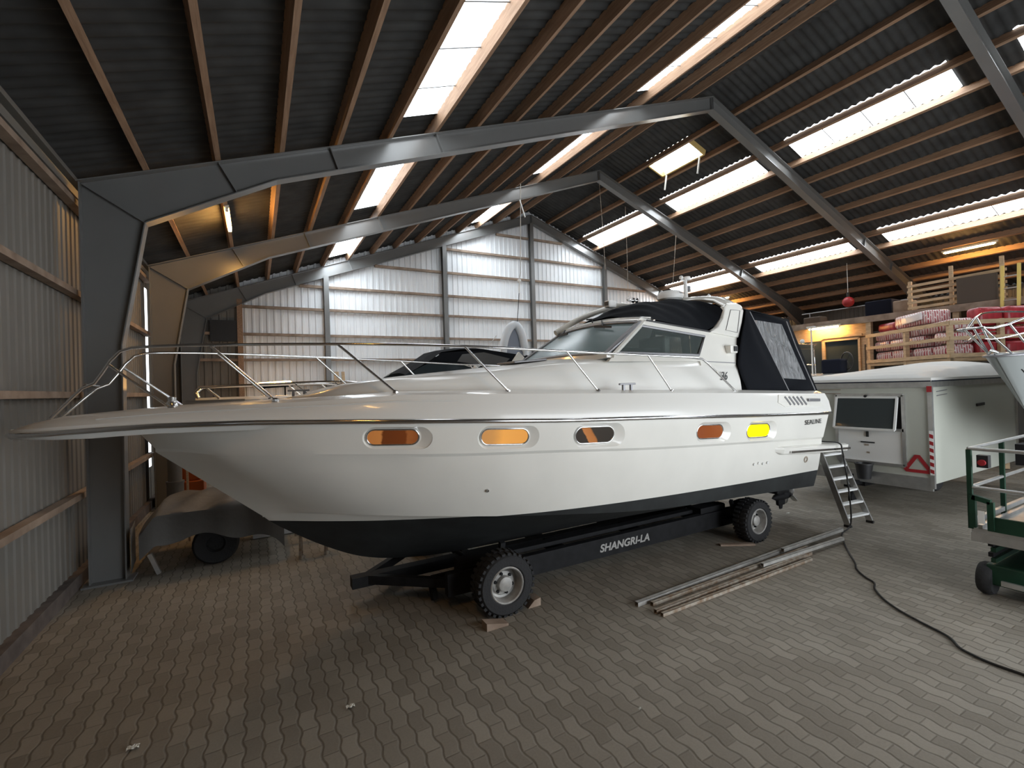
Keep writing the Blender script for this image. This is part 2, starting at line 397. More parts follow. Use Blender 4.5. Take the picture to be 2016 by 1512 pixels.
# walls of steel sheet
def ribs(mb, a, b, z0, z1, pitch, amp, nrm, zt=None, sine=False):
    a = V(a); b = V(b); L = (b-a).length; d = (b-a)/L; n = V(nrm); s = 0
    pts = []
    while s < L:
        if sine:
            for q in range(4): pts.append((s+pitch*q/4, amp*math.sin(PI/2*q)))
        else: pts += [(s, 0), (s+pitch*.55, 0), (s+pitch*.65, amp), (s+pitch*.9, amp)]
        s += pitch
    pts = [p for p in pts if p[0] < L]+[(L, 0)]
    for (s0, h0), (s1, h1) in zip(pts, pts[1:]):
        p0 = a+d*s0+n*h0; p1 = a+d*s1+n*h1
        za, zb = (zt(p0), zt(p1)) if zt else (z1, z1)
        if min(za, zb) <= z0: continue
        mb.quad((p0.x, p0.y, z0), (p1.x, p1.y, z0), (p1.x, p1.y, zb), (p0.x, p0.y, za))
wl = MB(); XW = -2.12
ribs(wl, (XW, YF, 0), (XW, 13.02, 0), .12, 5.28, .17, .014, (1, 0, 0))
ribs(wl, (XW, 13.30, 0), (XW, YB, 0), .12, 5.28, .17, .014, (1, 0, 0))
ribs(wl, (XW, 13.02, 0), (XW, 13.30, 0), .12, .85, .17, .022, (1, 0, 0)); ribs(wl, (XW, 13.02, 0), (XW, 13.30, 0), 4.86, 5.28, .17, .014, (1, 0, 0))
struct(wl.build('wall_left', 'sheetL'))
struct(MB().box((XW+.02, (YF+YB)/2, .07), (.16, YB-YF, .2)).build('baseboard_left', 'plinth'))
struct(MB().box((XW+.05, (YF+YB)/2, 5.30), (.14, YB-YF, .06)).box((XW+.05, (YF+YB)/2, 5.16), (.07, YB-YF, .10)).build('trim_1', 'sheetL'))
wb = MB()
ribs(wb, (-.38, YB, 0), (2*XR-XW, YB, 0), .0, 5, .21, .03, (0, -1, 0), zt=lambda p: zroof(p.x, PUR+.015))
struct(wb.build('wall_back', 'sheet'))
wc = MB(); ribs(wc, (XW, YB, 0), (-.38, YB, 0), .0, 5, .21, .03, (0, -1, 0), zt=lambda p: zroof(p.x, PUR+.015)); struct(wc.build('wall_back_corner', 'sheetL'))  # corner of the end wall, coloured darker than the rest
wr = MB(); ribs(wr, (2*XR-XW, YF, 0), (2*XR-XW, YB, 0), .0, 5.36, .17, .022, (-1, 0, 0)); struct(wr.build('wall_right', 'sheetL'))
wf = MB(); DX0, DX1, DZ = 3.9, 12.9, 4.5      # unseen open barn door, added to let light onto the hull
ribs(wf, (XW, YF, 0), (DX0, YF, 0), .0, 5, .21, .03, (0, 1, 0), zt=lambda p: zroof(p.x, PUR+.015)); ribs(wf, (DX1, YF, 0), (2*XR-XW, YF, 0), .0, 5, .21, .03, (0, 1, 0), zt=lambda p: zroof(p.x, PUR+.015))
ribs(wf, (DX0, YF, 0), (DX1, YF, 0), DZ, 5, .21, .03, (0, 1, 0), zt=lambda p: zroof(p.x, PUR+.015))
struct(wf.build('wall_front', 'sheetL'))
struct(MB().bar((DX0, YF, 0), (DX0, YF, DZ), .12, .12).bar((DX1, YF, 0), (DX1, YF, DZ), .12, .12).bar((DX0-.06, YF, DZ), (DX1+.06, YF, DZ), .12, .12).build('added_door_1', 'girt'))  # frame around the added door opening

# timber girts on the walls
for i, z in enumerate((1.16, 2.46, 3.78, 4.97)):
    for a, b, wh in ((YF+.1, 12.9, 'the wall beside the boat bow'),):
        o = MB().bar((XW+.085, a, z), (XW+.085, b, z), .11, .075).build('wall_girt', 'girt')
        tag(o, 'timber girt on %s, %s up from the floor' % (wh, ORD[i]), 'girt', 'timber wall girts')
posts = [-.38, 2.19, 6.48, 10.44, 14.40, 18.7]
def post_top(x): return zroof(x)-.36
for i, x in enumerate(posts):
    mb = MB(); zt = post_top(x)
    if i == 0: mb.box((x, 16.98, zt/2), (.15, .12, zt))
    else:
        mb.box((x, 16.93, zt/2), (.014, .18, zt)); mb.box((x, 16.84, zt/2), (.16, .014, zt)); mb.box((x, 17.02, zt/2), (.16, .014, zt))
    o = mb.build('wall_post', 'wood' if i == 0 else 'frame')
    tag(o, ['brown timber post on the end wall next to the dark board', 'grey steel post on the end wall with a pale plank leaning at its foot', 'grey steel post on the end wall above the black boat hood', 'tall grey steel post under the ridge of the end wall', 'grey steel post on the end wall above the navy radar arch canvas', 'grey steel post on the end wall behind the loft'][i] if i != 4 else 'short grey steel post on the end wall over the boat cabin roof', 'post', 'end wall posts')
edges = [XL]+posts+[2*XR-XL]
for i in range(len(edges)-1):
    for j, z in enumerate((.9, 1.8, 2.67, 3.50, 4.32, 5.20, 5.98, 6.88, 7.80, 8.66)):
        a, b = edges[i]+.08, edges[i+1]-.08
        # stop at the rafters
        lim = (z+.42-EAVE)/SL+XL
        a2 = max(a, lim); b2 = min(b, 2*XR-lim)
        if b2-a2 < .3: continue
        o = MB().bar((a2, 17.02, z), (b2, 17.02, z), .09, .085).build('wall_girt', 'girt')
        bayn = ['in the dark corner', 'next to the brown post', 'between leaning plank and black boat hood', 'beside the hanging dinghy', 'between ridge post and short post', 'between short post and loft', 'behind the loft'][i]
        tag(o, 'end wall girt %s, %s up' % (bayn, ORD[j]), 'girt', 'timber end wall girts')

# roof hatch window of yellow pine, propped open
hw = thing('roof_window', 'yellow pine roof hatch window with two hanging stays near the ridge', 'roof window', (11.68, 10.2, 9.45))
hx0, hx1, hy0, hy1 = 11.36, 12.03, 9.38, 11.02
def rp(x, y, o): return V((x, y, zroof(x, o)))
mb = MB()
for a, b in (((hx0, hy0), (hx1, hy0)), ((hx0, hy1), (hx1, hy1)), ((hx0, hy0), (hx0, hy1)), ((hx1, hy0), (hx1, hy1))):
    mb.bar(rp(*a, .15), rp(*b, .15), .05, .20, (SL, 0, 1))
mb.build('frame', mat('yellow_pine', (.62, .44, .16), .5), hw)
MB().quad(rp(hx0, hy0, .24), rp(hx1, hy0, .24), rp(hx1, hy1, .24), rp(hx0, hy1, .24)).build('pane', 'rooflight', hw)
for y in (9.55, 10.85):
    a = rp(12.0, y, .08); MB().bar(a, a+V((-.06, .05, -.52)), .045, .03).build('stay', 'white', hw)

# fluorescent lamps
def lamp(a, b, label, body=.07, drop=V((0, 0, -.05)), group='warm fluorescent tube lamps', tube='tube'):
    a = V(a); b = V(b); d = (b-a).normalized(); t = thing('tube_lamp', label, 'lamp', (a+b)/2, group)
    MB().bar(a-d*.06, b+d*.06, body, .05).build('housing', 'fixture', t)
    MB().tube([a+drop, b+drop], .030, 10).build('tube', tube, t)
    for e in (a, b): MB().box(e+drop, (.05, .05, .06)).build('end_cap', 'white', t)
    return t
def onroof(x, y, off=-.03):
    d = ray(x, y); t = (EAVE+off-EYE.z-SL*XL)/(d.z-SL*d.x); p = EYE+d*t
    if p.x > XR or t < 0: t = (RIDGE+off-EYE.z+SL*XR)/(d.z+SL*d.x); p = EYE+d*t
    return p
# ------------------------------------------------------------------ the motor yacht
YC = 5.6                                     # its centreline, along X, bow at low X
b_s = lerp([-1.86, -1.80, -1.7, -1.5, -1.0, -.5, 0, .5, 1, 1.5, 2, 3, 4, 5, 6, 7, 8], [.02, .15, .24, .36, .50, .66, .85, 1.04, 1.2, 1.32, 1.42, 1.54, 1.6, 1.62, 1.62, 1.6, 1.57])
z_s = lerp([-1.836, -1.463, -1.151, -.789, -.02, .8, 1.7, 2.8, 4.18, 6.09, 7.91], [2.105, 2.122, 2.134, 2.146, 2.141, 2.112, 2.07, 2.013, 1.966, 1.88, 1.812])
z_d = lerp([-1.86, -1.78, -1.66, -1.49, -.645, .4, 1.21, 2.34, 3.5, 4.6, 5.87, 7.82], [2.135, 2.17, 2.21, 2.245, 2.306, 2.335, 2.375, 2.352, 2.314, 2.279, 2.238, 2.159])
def smoothcurve(pts, n):
    """Catmull-Rom through points, n+1 samples evenly by chord"""
    P = [V(p) for p in pts]; P = [P[0]*2-P[1]]+P+[P[-1]*2-P[-2]]; out = []
    L = [0]
    for i in range(1, len(P)-2): L.append(L[-1]+(P[i+1]-P[i]).length)
    for k in range(n+1):
        s = L[-1]*k/n; i = 0
        while i < len(L)-2 and s > L[i+1]: i += 1
        t = (s-L[i])/max(L[i+1]-L[i], 1e-9); a, b, c, d = P[i:i+4]
        out.append(.5*((2*b)+(c-a)*t+(2*a-5*b+4*c-d)*t*t+(3*b-a-3*c+d)*t*t*t))
    return out
NL = 72
def line(pts): return smoothcurve(pts, NL)   # (x, half breadth, z)
top = line([(-.98, .0, 2.06), (-.80, .25, 2.10), (-.45, .52, 2.115)]+[(x, b_s(x)-.012, z_s(x)-.02) for x in (0.1, .6, 1.2, 2, 3, 4.5, 6, 7.86)])
knk = line([(-.86, .0, 1.90), (-.62, .24, 1.90), (-.25, .55, 1.865), (.25, .83, 1.833), (.8, 1.04, 1.80), (1.72, 1.315, 1.748), (2.81, 1.47, 1.696), (4.21, 1.555, 1.61), (6.15, 1.57, 1.521), (7.76, 1.525, 1.446)])
knl = [V((p.x, max(p.y-.022*min(1, i/8), 0), p.z-.03)) for i, p in enumerate(knk)]
chn = line([(.03, .0, 1.11), (.28, .22, 1.155), (.62, .48, 1.15), (1.1, .76, 1.115), (1.9, 1.06, 1.045), (2.9, 1.28, .95), (4.3, 1.39, .82), (6, 1.42, .75), (7.68, 1.40, .667)])
chi = [V((p.x, max(p.y-.06*min(1, i/10), 0), p.z-.012)) for i, p in enumerate(chn)]
kel = line([(.03, .0, 1.11), (.185, .0, .975), (.634, .0, .678), (1.1, .0, .46), (1.73, .0, .345), (2.6, .0, .31), (5, .0, .31), (7.62, .0, .33)])
# camber the topsides a little between knuckle and chine
def mixp(a, b, t, bulge=0): p = a.lerp(b, t); p = V(p); p.y += bulge*4*t*(1-t)*min(1, p.y*2); return p
rows = [top]
for t in (.33, .66): rows.append([mixp(a, b, t) for a, b in zip(top, knk)])
rows += [knk, knl]
for t in (.15, .3, .45, .6, .75, .88): rows.append([mixp(a, b, t, .02) for a, b in zip(knl, chn)])
rows += [chn, chi]
for t in (.25, .5, .75): rows.append([mixp(a, b, t, .03) for a, b in zip(chi, kel)])
rows.append(kel)
def near(p): return V((p.x, YC-p.y, p.z))
def far(p): return V((p.x, YC+p.y, p.z))
hb = MB()
R = len(rows)
for side in (near, far):
    P = [side(p) for r in rows for p in r]; n = NL+1
    hb.add(P, [(i*n+k, i*n+k+1, (i+1)*n+k+1, (i+1)*n+k) for i in range(R-1) for k in range(NL)])
for k in range(NL): hb.quad(near(top[k]), near(top[k+1]), far(top[k+1]), far(top[k]))     # closed underneath the deck
for i in range(R-1): hb.quad(near(rows[i][-1]), near(rows[i+1][-1]), far(rows[i+1][-1]), far(rows[i][-1]))
boat = thing('motor_yacht', 'large white motor yacht with black canvas hood resting on the black trailer', 'boat', (3, YC, .3))
hull0 = hb.build('hull_solid', 'gel', None)

# porthole scoops cut into the topside band
def side_at(x, z):
    """near topside point and outward normal at (x, z) in the band between sheer and knuckle"""
    k = min(range(NL+1), key=lambda i: abs((top[i].x+knk[i].x)/2-x)); k = max(1, min(NL-1, k))
    a, b = near(top[k]), near(knk[k]); t = (a.z-z)/(a.z-b.z); p = a.lerp(b, t)
    d1 = near(top[k+1])-near(top[k-1]); n = d1.cross(b-a).normalized()
    if n.y > 0: n = -n
    q = p+(V((x, 0, z))-V((p.x, 0, p.z))); q.y = p.y-(n.x*(x-p.x)+n.z*(z-p.z))/n.y
    return q, n, d1.normalized()
def capsule(c, u, w, hw, hh, n=10, ecc=0):
    """stadium outline centred at c, in axes u (along) and w (up)"""
    r = hh; P = []
    for s0, a0 in ((1, -PI/2), (-1, PI/2)):
        for k in range(n+1):
            a = a0+PI*k/n; P.append(c+u*(s0*(hw-r)+math.cos(a)*r)+w*(math.sin(a)*r))
    return P
PORTS = []
for (x0, x1, z0, z1) in ((.893, 1.355, 1.865, 2.008), (1.963, 2.454, 1.800, 1.953), (3.031, 3.523, 1.733, 1.906), (4.86, 5.331, 1.640, 1.807), (5.843, 6.338, 1.577, 1.752)):
    xc, zc = (x0+x1)/2, (z0+z1)/2; c, n, u = side_at(xc, zc); w = n.cross(u).normalized()
    if w.z < 0: w = -w
    PORTS.append((c, n, u, w, (x1-x0)/2, (z1-z0)/2))
cb = MB()
for c, n, u, w, hw, hh in PORTS:
    cc = c+u*(hw*.19)
    o = capsule(cc, u, w, hw*1.42, hh*1.55); oo = [p+n*.06 for p in capsule(cc, u, w, hw*1.46, hh*1.62)]
    inn = [p-n*.036 for p in capsule(c-w*.004+u*.005, u, w, hw*1.13, hh*1.16)]
    cb.loft([oo, o, inn], True)
cutter = cb.build('cutter', 'gel', None)
md = hull0.modifiers.new('b', 'BOOLEAN'); md.operation = 'DIFFERENCE'; md.object = cutter; md.solver = 'EXACT'
dg = bpy.context.evaluated_depsgraph_get()
me_cut = bpy.data.meshes.new_from_object(hull0.evaluated_get(dg))
bpy.data.objects.remove(cutter); bpy.data.objects.remove(hull0)
def cut_hull(name, above, m):
    bm = bmesh.new(); bm.from_mesh(me_cut)
    bmesh.ops.bisect_plane(bm, geom=bm.verts[:]+bm.edges[:]+bm.faces[:], plane_co=(0, 0, 1.052), plane_no=(.0165, 0, 1), clear_outer=not above, clear_inner=above, dist=1e-5)
    bmesh.ops.translate(bm, verts=bm.verts, vec=-ORG[boat])
    me = bpy.data.meshes.new(name); bm.to_mesh(me); bm.free(); me.materials.clear(); me.materials.append(M[m])
    for p in me.polygons: p.use_smooth = True; p.material_index = 0
    me.set_sharp_from_angle(angle=math.radians(16))
    o = bpy.data.objects.new(name, me); COL.objects.link(o); o.parent = boat; ORG[o] = ORG[boat]; return o
hull = cut_hull('hull', True, 'gel')
bottom = cut_hull('hull_bottom', False, 'anti'); bottom['label'] = 'black antifouled hull bottom'
AMB = [amber('amber_pane_curtain', [(.0, (.30, .11, .03)), (.33, (.34, .13, .035)), (.36, (.085, .022, .006)), (.80, (.10, .025, .006)), (.84, (.20, .065, .018)), (1, (.17, .05, .014))], .55),
       amber('amber_pane_tan', [(.0, (.38, .18, .06)), (.30, (.42, .20, .06)), (.5, (.60, .27, .06)), (1, (.55, .24, .05))], .6),
       amber('amber_pane_dark', [(.0, (.016, .012, .009)), (.42, (.018, .012, .009)), (.44, (.30, .11, .03)), (.62, (.26, .09, .02)), (.66, (.02, .014, .010)), (1, (.016, .012, .009))], .6, .25),
       amber('amber_pane_russet', [(0, (.17, .042, .012)), (1, (.20, .055, .014))], .5), amber('amber_pane_lit', [(0, (1, .70, .0)), (1, (1, .74, .0))], 1.5)]
for i, (c, n, u, w, hw, hh) in enumerate(PORTS):
    c2 = c-n*.030
    fr = MB(); a = capsule(c2, u, w, hw*1.05, hh*1.06, 12); fr.tube(a, .010, 8, closed=True)
    f = fr.build('porthole', 'chrome' if i < 3 else 'chrome', boat, smooth=60)
    f['label'] = ['porthole with brown curtain', 'porthole glowing tan', 'dark porthole', 'russet porthole', 'porthole lit bright yellow'][i]
    MB().prism(capsule(c2+n*.002, u, w, hw*1.04, hh*1.05, 12), -n*.008).build('pane', AMB[i], f)

# stainless rubbing strake along the sheer
xs = [-1.86+.0, -1.85, -1.80, -1.7, -1.5, -1.25]+[-1+i*.25 for i in range(37)]
xs = [x for x in xs if x <= 7.93]+[7.93]
strake = []
for x in xs: strake.append((x, b_s(x)+.004, z_s(x)))
pts = [near(V(p)) for p in strake]; fpts = [far(V(p)) for p in reversed(strake)]
MB().tube(pts+fpts[0:], .024, 10).build('rubbing_strake', 'chrome', boat, smooth=60)

# deck moulding, running out over the stem as the pulpit platform
rings = []
for x in xs:
    b, zs, zd = b_s(x), z_s(x), z_d(x); de = max(b-.22*min(1, (x+1.86)/.25), .006); f = min(1, b/.3)
    und = zs-.028-.05*min(1, (x+1.86)/.5) if x < .1 else zs-.03
    bi = b-.03*f if x < .1 else b-.05
    prof = [(0, und), (bi*.7, und), (bi, und+.01), (b, zs), (b-.006*f, zs+.05), (b-.035*f, zs+(zd-zs)*.55), (b-.09*f, zs+(zd-zs)*.88), (de, zd), (de-.03*f, zd+.003), (de*.5, zd+.006), (0, zd+.008)]
    h = [V((x, YC-max(bb, 0), z)) for bb, z in prof]; g = [V((x, YC+max(bb, 0), z)) for bb, z in prof[1:-1]]
    rings.append(h+g[::-1])
dk = MB(); dk.loft(rings, True, False, False)
# aft face of the moulding, raked
last = rings[-1]; dk.add(last, [tuple(range(len(last)))])
dk.build('deck', 'deckwhite', boat, smooth=38)
# side deck moulding lip line on the bulwark
MB().tube([near(V((x, b_s(x)-.045, z_s(x)+(z_d(x)-z_s(x))*.68))) for x in [-1.2+i*.3 for i in range(11)]], .006, 6).build('moulding_line', 'deckwhite', boat, smooth=60)

# coachroof
bc = lerp([.30, .36, .45, .6, 1, 2, 3, 5, 6.4], [.12, .30, .46, .65, .85, 1.0, 1.1, 1.18, 1.2])
zsh = lerp([.30, .5, .77, 1.2, 1.9, 2.5, 3.17, 3.9, 4.77, 6.4], [2.345, 2.37, 2.455, 2.505, 2.535, 2.575, 2.642, 2.685, 2.685, 2.665])
zcr = lerp([.30, .57, .87, 1.39, 2.26, 3.0, 3.7, 6.4], [2.35, 2.385, 2.480, 2.545, 2.62, 2.685, 2.76, 2.76])
rings = []
for x in [.30, .36, .45, .57, .72, .87, 1.05, 1.2, 1.5, 1.9, 2.3, 2.7, 3.1, 3.5, 3.9, 4.4, 5, 5.7, 6.28]:
    b, zh, zc, zb = bc(x), zsh(x), zcr(x), z_d(x)-.02; hgt = zh-zb
    prof = [(0, zb), (b, zb), (b-.02, zb+hgt*.35), (b-.05, zb+hgt*.68), (b-.085, zb+hgt*.90), (b-.14, zh+.004), (b-.24, zh+(zc-zh)*.3), (b*.5, zh+(zc-zh)*.75), (0, zc)]
    h = [V((x, YC-bb, z)) for bb, z in prof]; g = [V((x, YC+bb, z)) for bb, z in prof[1:-1]]
    rings.append(h+g[::-1])
MB().loft(rings, True).build('coachroof', 'deckwhite', boat, smooth=50)
# foredeck hatches
mb = MB(); mb.box((3.15, 5.45, 2.715), (.50, .50, .03), Matrix.Rotation(-.07, 3, 'Y')); h = mb.build('deck_hatch', 'alugrey', boat, bevel=.01)

# windscreen
def ws(s, t, off=0):
    """s across from the near pillar (0) to the far pillar (1), t up"""
    y0, y1 = 4.49, 6.71; yt0, yt1 = 4.65, 6.55; cr = 4*s*(1-s)
    B = V((3.82-.10*cr, y0+(y1-y0)*s, 2.742+.02*cr)); T = V((4.57-.07*cr, yt0+(yt1-yt0)*s, 3.205+.055*cr+.03*s))
    p = B.lerp(T, t); return p+V((-.5, 0, .85))*off
MB().grid(lambda u, v: ws(.03+.94*u, .07+.86*v), 12, 2).build('windscreen', 'screen', boat, smooth=60)
fr = MB()
loop = [ws(i/10, .03, .005) for i in range(11)]+[ws(1, .5, .005)]+[ws(1-i/10, .96, .005) for i in range(11)]+[ws(0, .5, .005)]
fr.tube(loop, .028, 8, closed=True); fr.build('windscreen_frame', 'alugrey', boat, smooth=60)
rings = [[ws(i/12, .04)+V((-.03, 0, 0)), ws(i/12, .04)+V((-.03-.04*min(1, i/3), 0, -.05-.08*min(1, i/3, (12-i)/3))), ws(i/12, .04)+V((.05, 0, -.05-.08*min(1, i/3, (12-i)/3))), ws(i/12, .04)+V((.05, 0, .0))] for i in range(13)]
MB().loft(rings, True).build('screen_base', 'gel', boat, smooth=50)
# grey corner post and white pillar beside it
MB().prism([ws(.035, .02, .012), ws(-.005, .02, .012), ws(-.005, .97, .012), ws(.035, .97, .012)], (.015, .0, -.02)).build('corner_post', 'alugrey', boat)
MB().bar(V((3.90, 4.475, 2.73)), V((4.60, 4.635, 3.20)), .035, .055, (-.5, -.6, .6)).build('pillar', 'gel', boat)
# wipers parked along the top of the screen
def wiper(s0, s1):
    w = MB(); a = ws(s0, .80, .03); b = ws(s1, .86, .03); w.bar(a, b, .014, .03); c = ws((s0+s1)/2, .84, .035); w.bar(c, ws((s0+s1)/2+.09, 1.03, .04), .016, .016); w.build('wiper', 'black', boat)
wiper(.20, .40); wiper(.72, .93)
w = MB(); w.tube([ws(.5, 1.02, .03), ws(.5, 1.05, .08), ws(.55, 1.02, .10)], .012, 6); w.build('horn', 'black', boat)

# deckhouse side, with its window
def ds(x, z, off=0, far_=False):
    y = 4.50+(z-2.70)*.30-off
    return V((x, y if not far_ else 2*YC-y, z))
W = [(3.985, 2.775), (4.535, 3.145), (5.74, 3.025), (5.50, 2.745)]
for fs in (False, True):
    q = lambda x, z, o=0: ds(x, z, o, fs)
    sd = MB(); T = V((0, .05 if not fs else -.05, 0))
    def pan(*P): sd.prism([q(*p) for p in P], T)
    pan((3.84, 2.66), (5.50, 2.66), W[3], W[0]); pan((3.84, 2.66), W[0], W[1], (4.58, 3.23))
    pan(W[1], (4.58, 3.23), (5.80, 3.115), W[2]); pan(W[2], (5.80, 3.115), (6.49, 3.045), (6.26, 2.60), (5.50, 2.60), W[3])
    s = sd.build('deckhouse_side', 'gel', boat)
    MB().quad(*[q(x, z, -.012) for x, z in W]).build('side_window', 'sideglass', boat)
    f = MB(); f.tube([q(x, z, .006) for x, z in W], .020, 6, closed=True); f.build('side_window_frame', 'alugrey', boat)
    MB().bar(q(4.66, 3.225, .015), q(6.40, 3.05, .015), .014, .02).build('roof_seal', 'black', boat)
    MB().bar(q(6.25, 2.63, .005), q(5.62, 2.655, .005), .008, .012).build('panel_seam', 'alugrey', boat)
# white brow over the screen joining both sides
rings = []
for i in range(13):
    s = .02+.96*i/12; p = ws(s, 1.0); e = V((0, 0, 0))
    rings.append([p+V((-.015, 0, -.035)), p+V((-.03, 0, .02)), p+V((.05, 0, .065)), p+V((.22, 0, .07+.03*4*s*(1-s))), p+V((.22, 0, .0))])
MB().loft(rings, True).build('roof_brow', 'gel', boat, smooth=50)
# side rail of the roof on the far side, sweeping up to the arch
rl = [V((4.45, 6.52, 3.26)), V((4.87, 6.5, 3.48)), V((5.32, 6.5, 3.655)), V((5.70, 6.48, 3.765)), V((5.95, 6.46, 3.80)), V((6.4, 6.4, 3.70))]
MB().tube(smoothcurve(rl, 16), .05, 8).build('roof_rail', 'gel', boat, smooth=60)
# interior seen through the glass: dash, a pale seat back
MB().box((4.55, 5.6, 2.80), (.7, 1.9, .10)).build('dashboard', 'black', boat)
MB().box((5.35, 5.2, 2.86), (.12, .55, .42)).build('helm_seat', 'white', boat, bevel=.04)

# radar arch
arch = MB(); rings = []
def arch_sec(y, dz, lean):
    p = [(6.22, 3.36), (6.26, 3.50), (6.33, 3.555), (6.55, 3.575), (6.66, 3.54), (6.70, 3.44)]
    return [V((x, y, z+dz)) for x, z in p]
poly = [(5.86, 3.09), (6.05, 3.18), (6.18, 3.31), (6.25, 3.44), (6.27, 3.50), (6.33, 3.555), (6.55, 3.575), (6.66, 3.54), (6.71, 3.46), (6.62, 3.26), (6.49, 3.02)]
for sgn in (1, -1):
    y = 4.57 if sgn == 1 else 2*YC-4.57
    mb = MB(); A = [V((x, y+sgn*(z-3.05)*.12, z)) for x, z in poly]; mb.prism(A, (0, sgn*.10, 0)); mb.build('arch_leg', 'gel', boat, bevel=.02)
    mb = MB(); q = [(6.20, 3.13), (6.38, 3.45), (6.60, 3.45), (6.46, 3.10)]
    mb.tube([V((x, y+sgn*((z-3.05)*.12-.004), z)) for x, z in q], .006, 5, closed=True); mb.build('arch_panel_line', 'alugrey', boat)
for i in range(11):
    s = i/10; y = 4.66+(6.54-4.66)*s; dz = .22*(4*s*(1-s))**.6+.03*s
    rings.append([V((6.28, y, 3.50+dz)), V((6.34, y, 3.555+dz)), V((6.55, y, 3.575+dz)), V((6.66, y, 3.54+dz)), V((6.64, y, 3.47+dz)), V((6.32, y, 3.46+dz))])
MB().loft(rings, True).build('arch_beam', 'gel', boat, smooth=50)
# side light box on the deckhouse
sb = MB().box((6.20, 4.495, 2.835), (.16, .10, .12)).build('side_light', 'gel', boat, bevel=.015)
MB().box((6.225, 4.44, 2.84), (.085, .012, .075)).build('lens', 'black', sb)

# black forward canopy sagging between brow and arch
zn = lerp([4.60, 5.2, 5.85, 6.05, 6.18, 6.26], [3.265, 3.20, 3.12, 3.20, 3.32, 3.46])
zc_ = lerp([4.55, 4.9, 5.1, 5.45, 5.75, 6.0, 6.18, 6.26], [3.33, 3.53, 3.60, 3.67, 3.70, 3.745, 3.74, 3.73])
CX = [4.62, 4.75, 4.9, 5.1, 5.3, 5.5, 5.7, 5.85, 6.0, 6.12, 6.2, 6.265]
def can(u, v):
    i = u*(len(CX)-1); k = min(int(i), len(CX)-2); x = CX[k]+(CX[k+1]-CX[k])*(i-k)
    y0 = 4.655; y = y0+(2*YC-2*y0)*v; d = abs(2*v-1)
    a, c = zn(x), zc_(x); z = a+(c-a)*(1-d**2.2)
    z += -.022*math.sin(x*9+d*5)*(1-d)*d*2 + .012*math.sin(x*17-d*9)*d*(1-d)*3
    return V((x+.05*(1-d)*0, y, z))
MB().grid(can, 44, 30).build('forward_canopy', 'canvas', boat, smooth=60)

# aft cockpit canopy
def ac(x, z, off=0, fs=False):
    y = 4.36+(z-2.2)*.19-off
    return V((x, y if not fs else 2*YC-y, z))
FRT = lerp([2.20, 2.45, 2.62, 3.03, 3.30, 3.47], [6.36, 6.27, 6.25, 6.47, 6.64, 6.72])
for fs in (False, True):
    C = {'A': (6.36, 2.20), 'S0': (7.36, 2.172), 'B': (8.16, 2.155), 'AT': (6.72, 3.47), 'ST': (6.80, 3.44), 'BT': (7.80, 3.36)}
    wn_ = [(6.86, 3.31), (7.58, 3.265), (7.90, 2.345), (7.30, 2.38)]
    q = lambda p, o=0: ac(p[0], p[1], o, fs); mb = MB()
    fwd = [(FRT(z), z) for z in (2.20, 2.32, 2.45, 2.62, 2.8, 3.03, 3.2, 3.36, 3.46)]; T = V((0, .02, 0)) if not fs else V((0, -.02, 0))
    # slack cloth panel ahead of the seam
    def pf(u, v):
        z = 2.18+(3.46-2.18)*v; x0 = FRT(z); x1 = 7.36+(6.80-7.36)*v; x = x0+(x1-x0)*u; bulge = math.sin(PI*u)*math.sin(PI*v)
        p = ac(x, z, .05*bulge+.018*math.sin(9*u+7*v)*bulge, fs); return p
    mb.grid(pf, 14, 18)
    def pq(*P): mb.quad(*[q(p) for p in P])
    pq((7.36, 2.172), (8.16, 2.155), wn_[2], wn_[3]); pq((6.80, 3.44), wn_[0], wn_[3], (7.36, 2.172))
    pq((6.80, 3.44), (7.80, 3.36), wn_[1], wn_[0]); pq(wn_[1], (7.80, 3.36), (8.16, 2.155), wn_[2])
    mb.build('aft_canopy', 'canvas', boat, smooth=50, solid=.008)
    MB().grid(lambda u, v: q((wn_[3][0]+(wn_[2][0]-wn_[3][0])*u+((wn_[0][0]-wn_[3][0])+((wn_[1][0]-wn_[0][0])-(wn_[2][0]-wn_[3][0]))*u)*v, wn_[3][1]+(wn_[2][1]-wn_[3][1])*u+((wn_[0][1]-wn_[3][1])+((wn_[1][1]-wn_[0][1])-(wn_[2][1]-wn_[3][1]))*u)*v), .004+.014*math.sin(11*v+4*u)*math.sin(PI*u)*math.sin(PI*v)), 14, 18).build('canopy_window', 'vinyl', boat, smooth=80)
    sm = MB(); sm.tube([q((6.80, 3.44), .008), q((7.36, 2.172), .008)], .008, 5); sm.tube([q((7.72, 3.32), .008), q((7.82, 2.9), .010), q((8.08, 2.17), .008)], .008, 5)
    sm.build('zip_seam', 'seam', boat)
# canopy roof and back
rt = MB()
def rf(u, v):
    x = 6.66+(7.82-6.66)*u; y0 = 4.36+(3.44-2.2)*.19; y = y0+(2*YC-2*y0)*v; d = abs(2*v-1); z = 3.47-.11*u+(.20-.04*u)*(1-d**2.5)
    return V((x, y, z))
rt.grid(rf, 12, 24)
def bk(u, v):
    t = rf(1, v); yb = 4.36+(2*YC-2*4.36)*v; b = V((8.16, yb, 2.155)); return t.lerp(b, u)
rt.grid(bk, 8, 16); rt.build('canopy_roof', 'canvas', boat, smooth=60, solid=.008, fix=False)

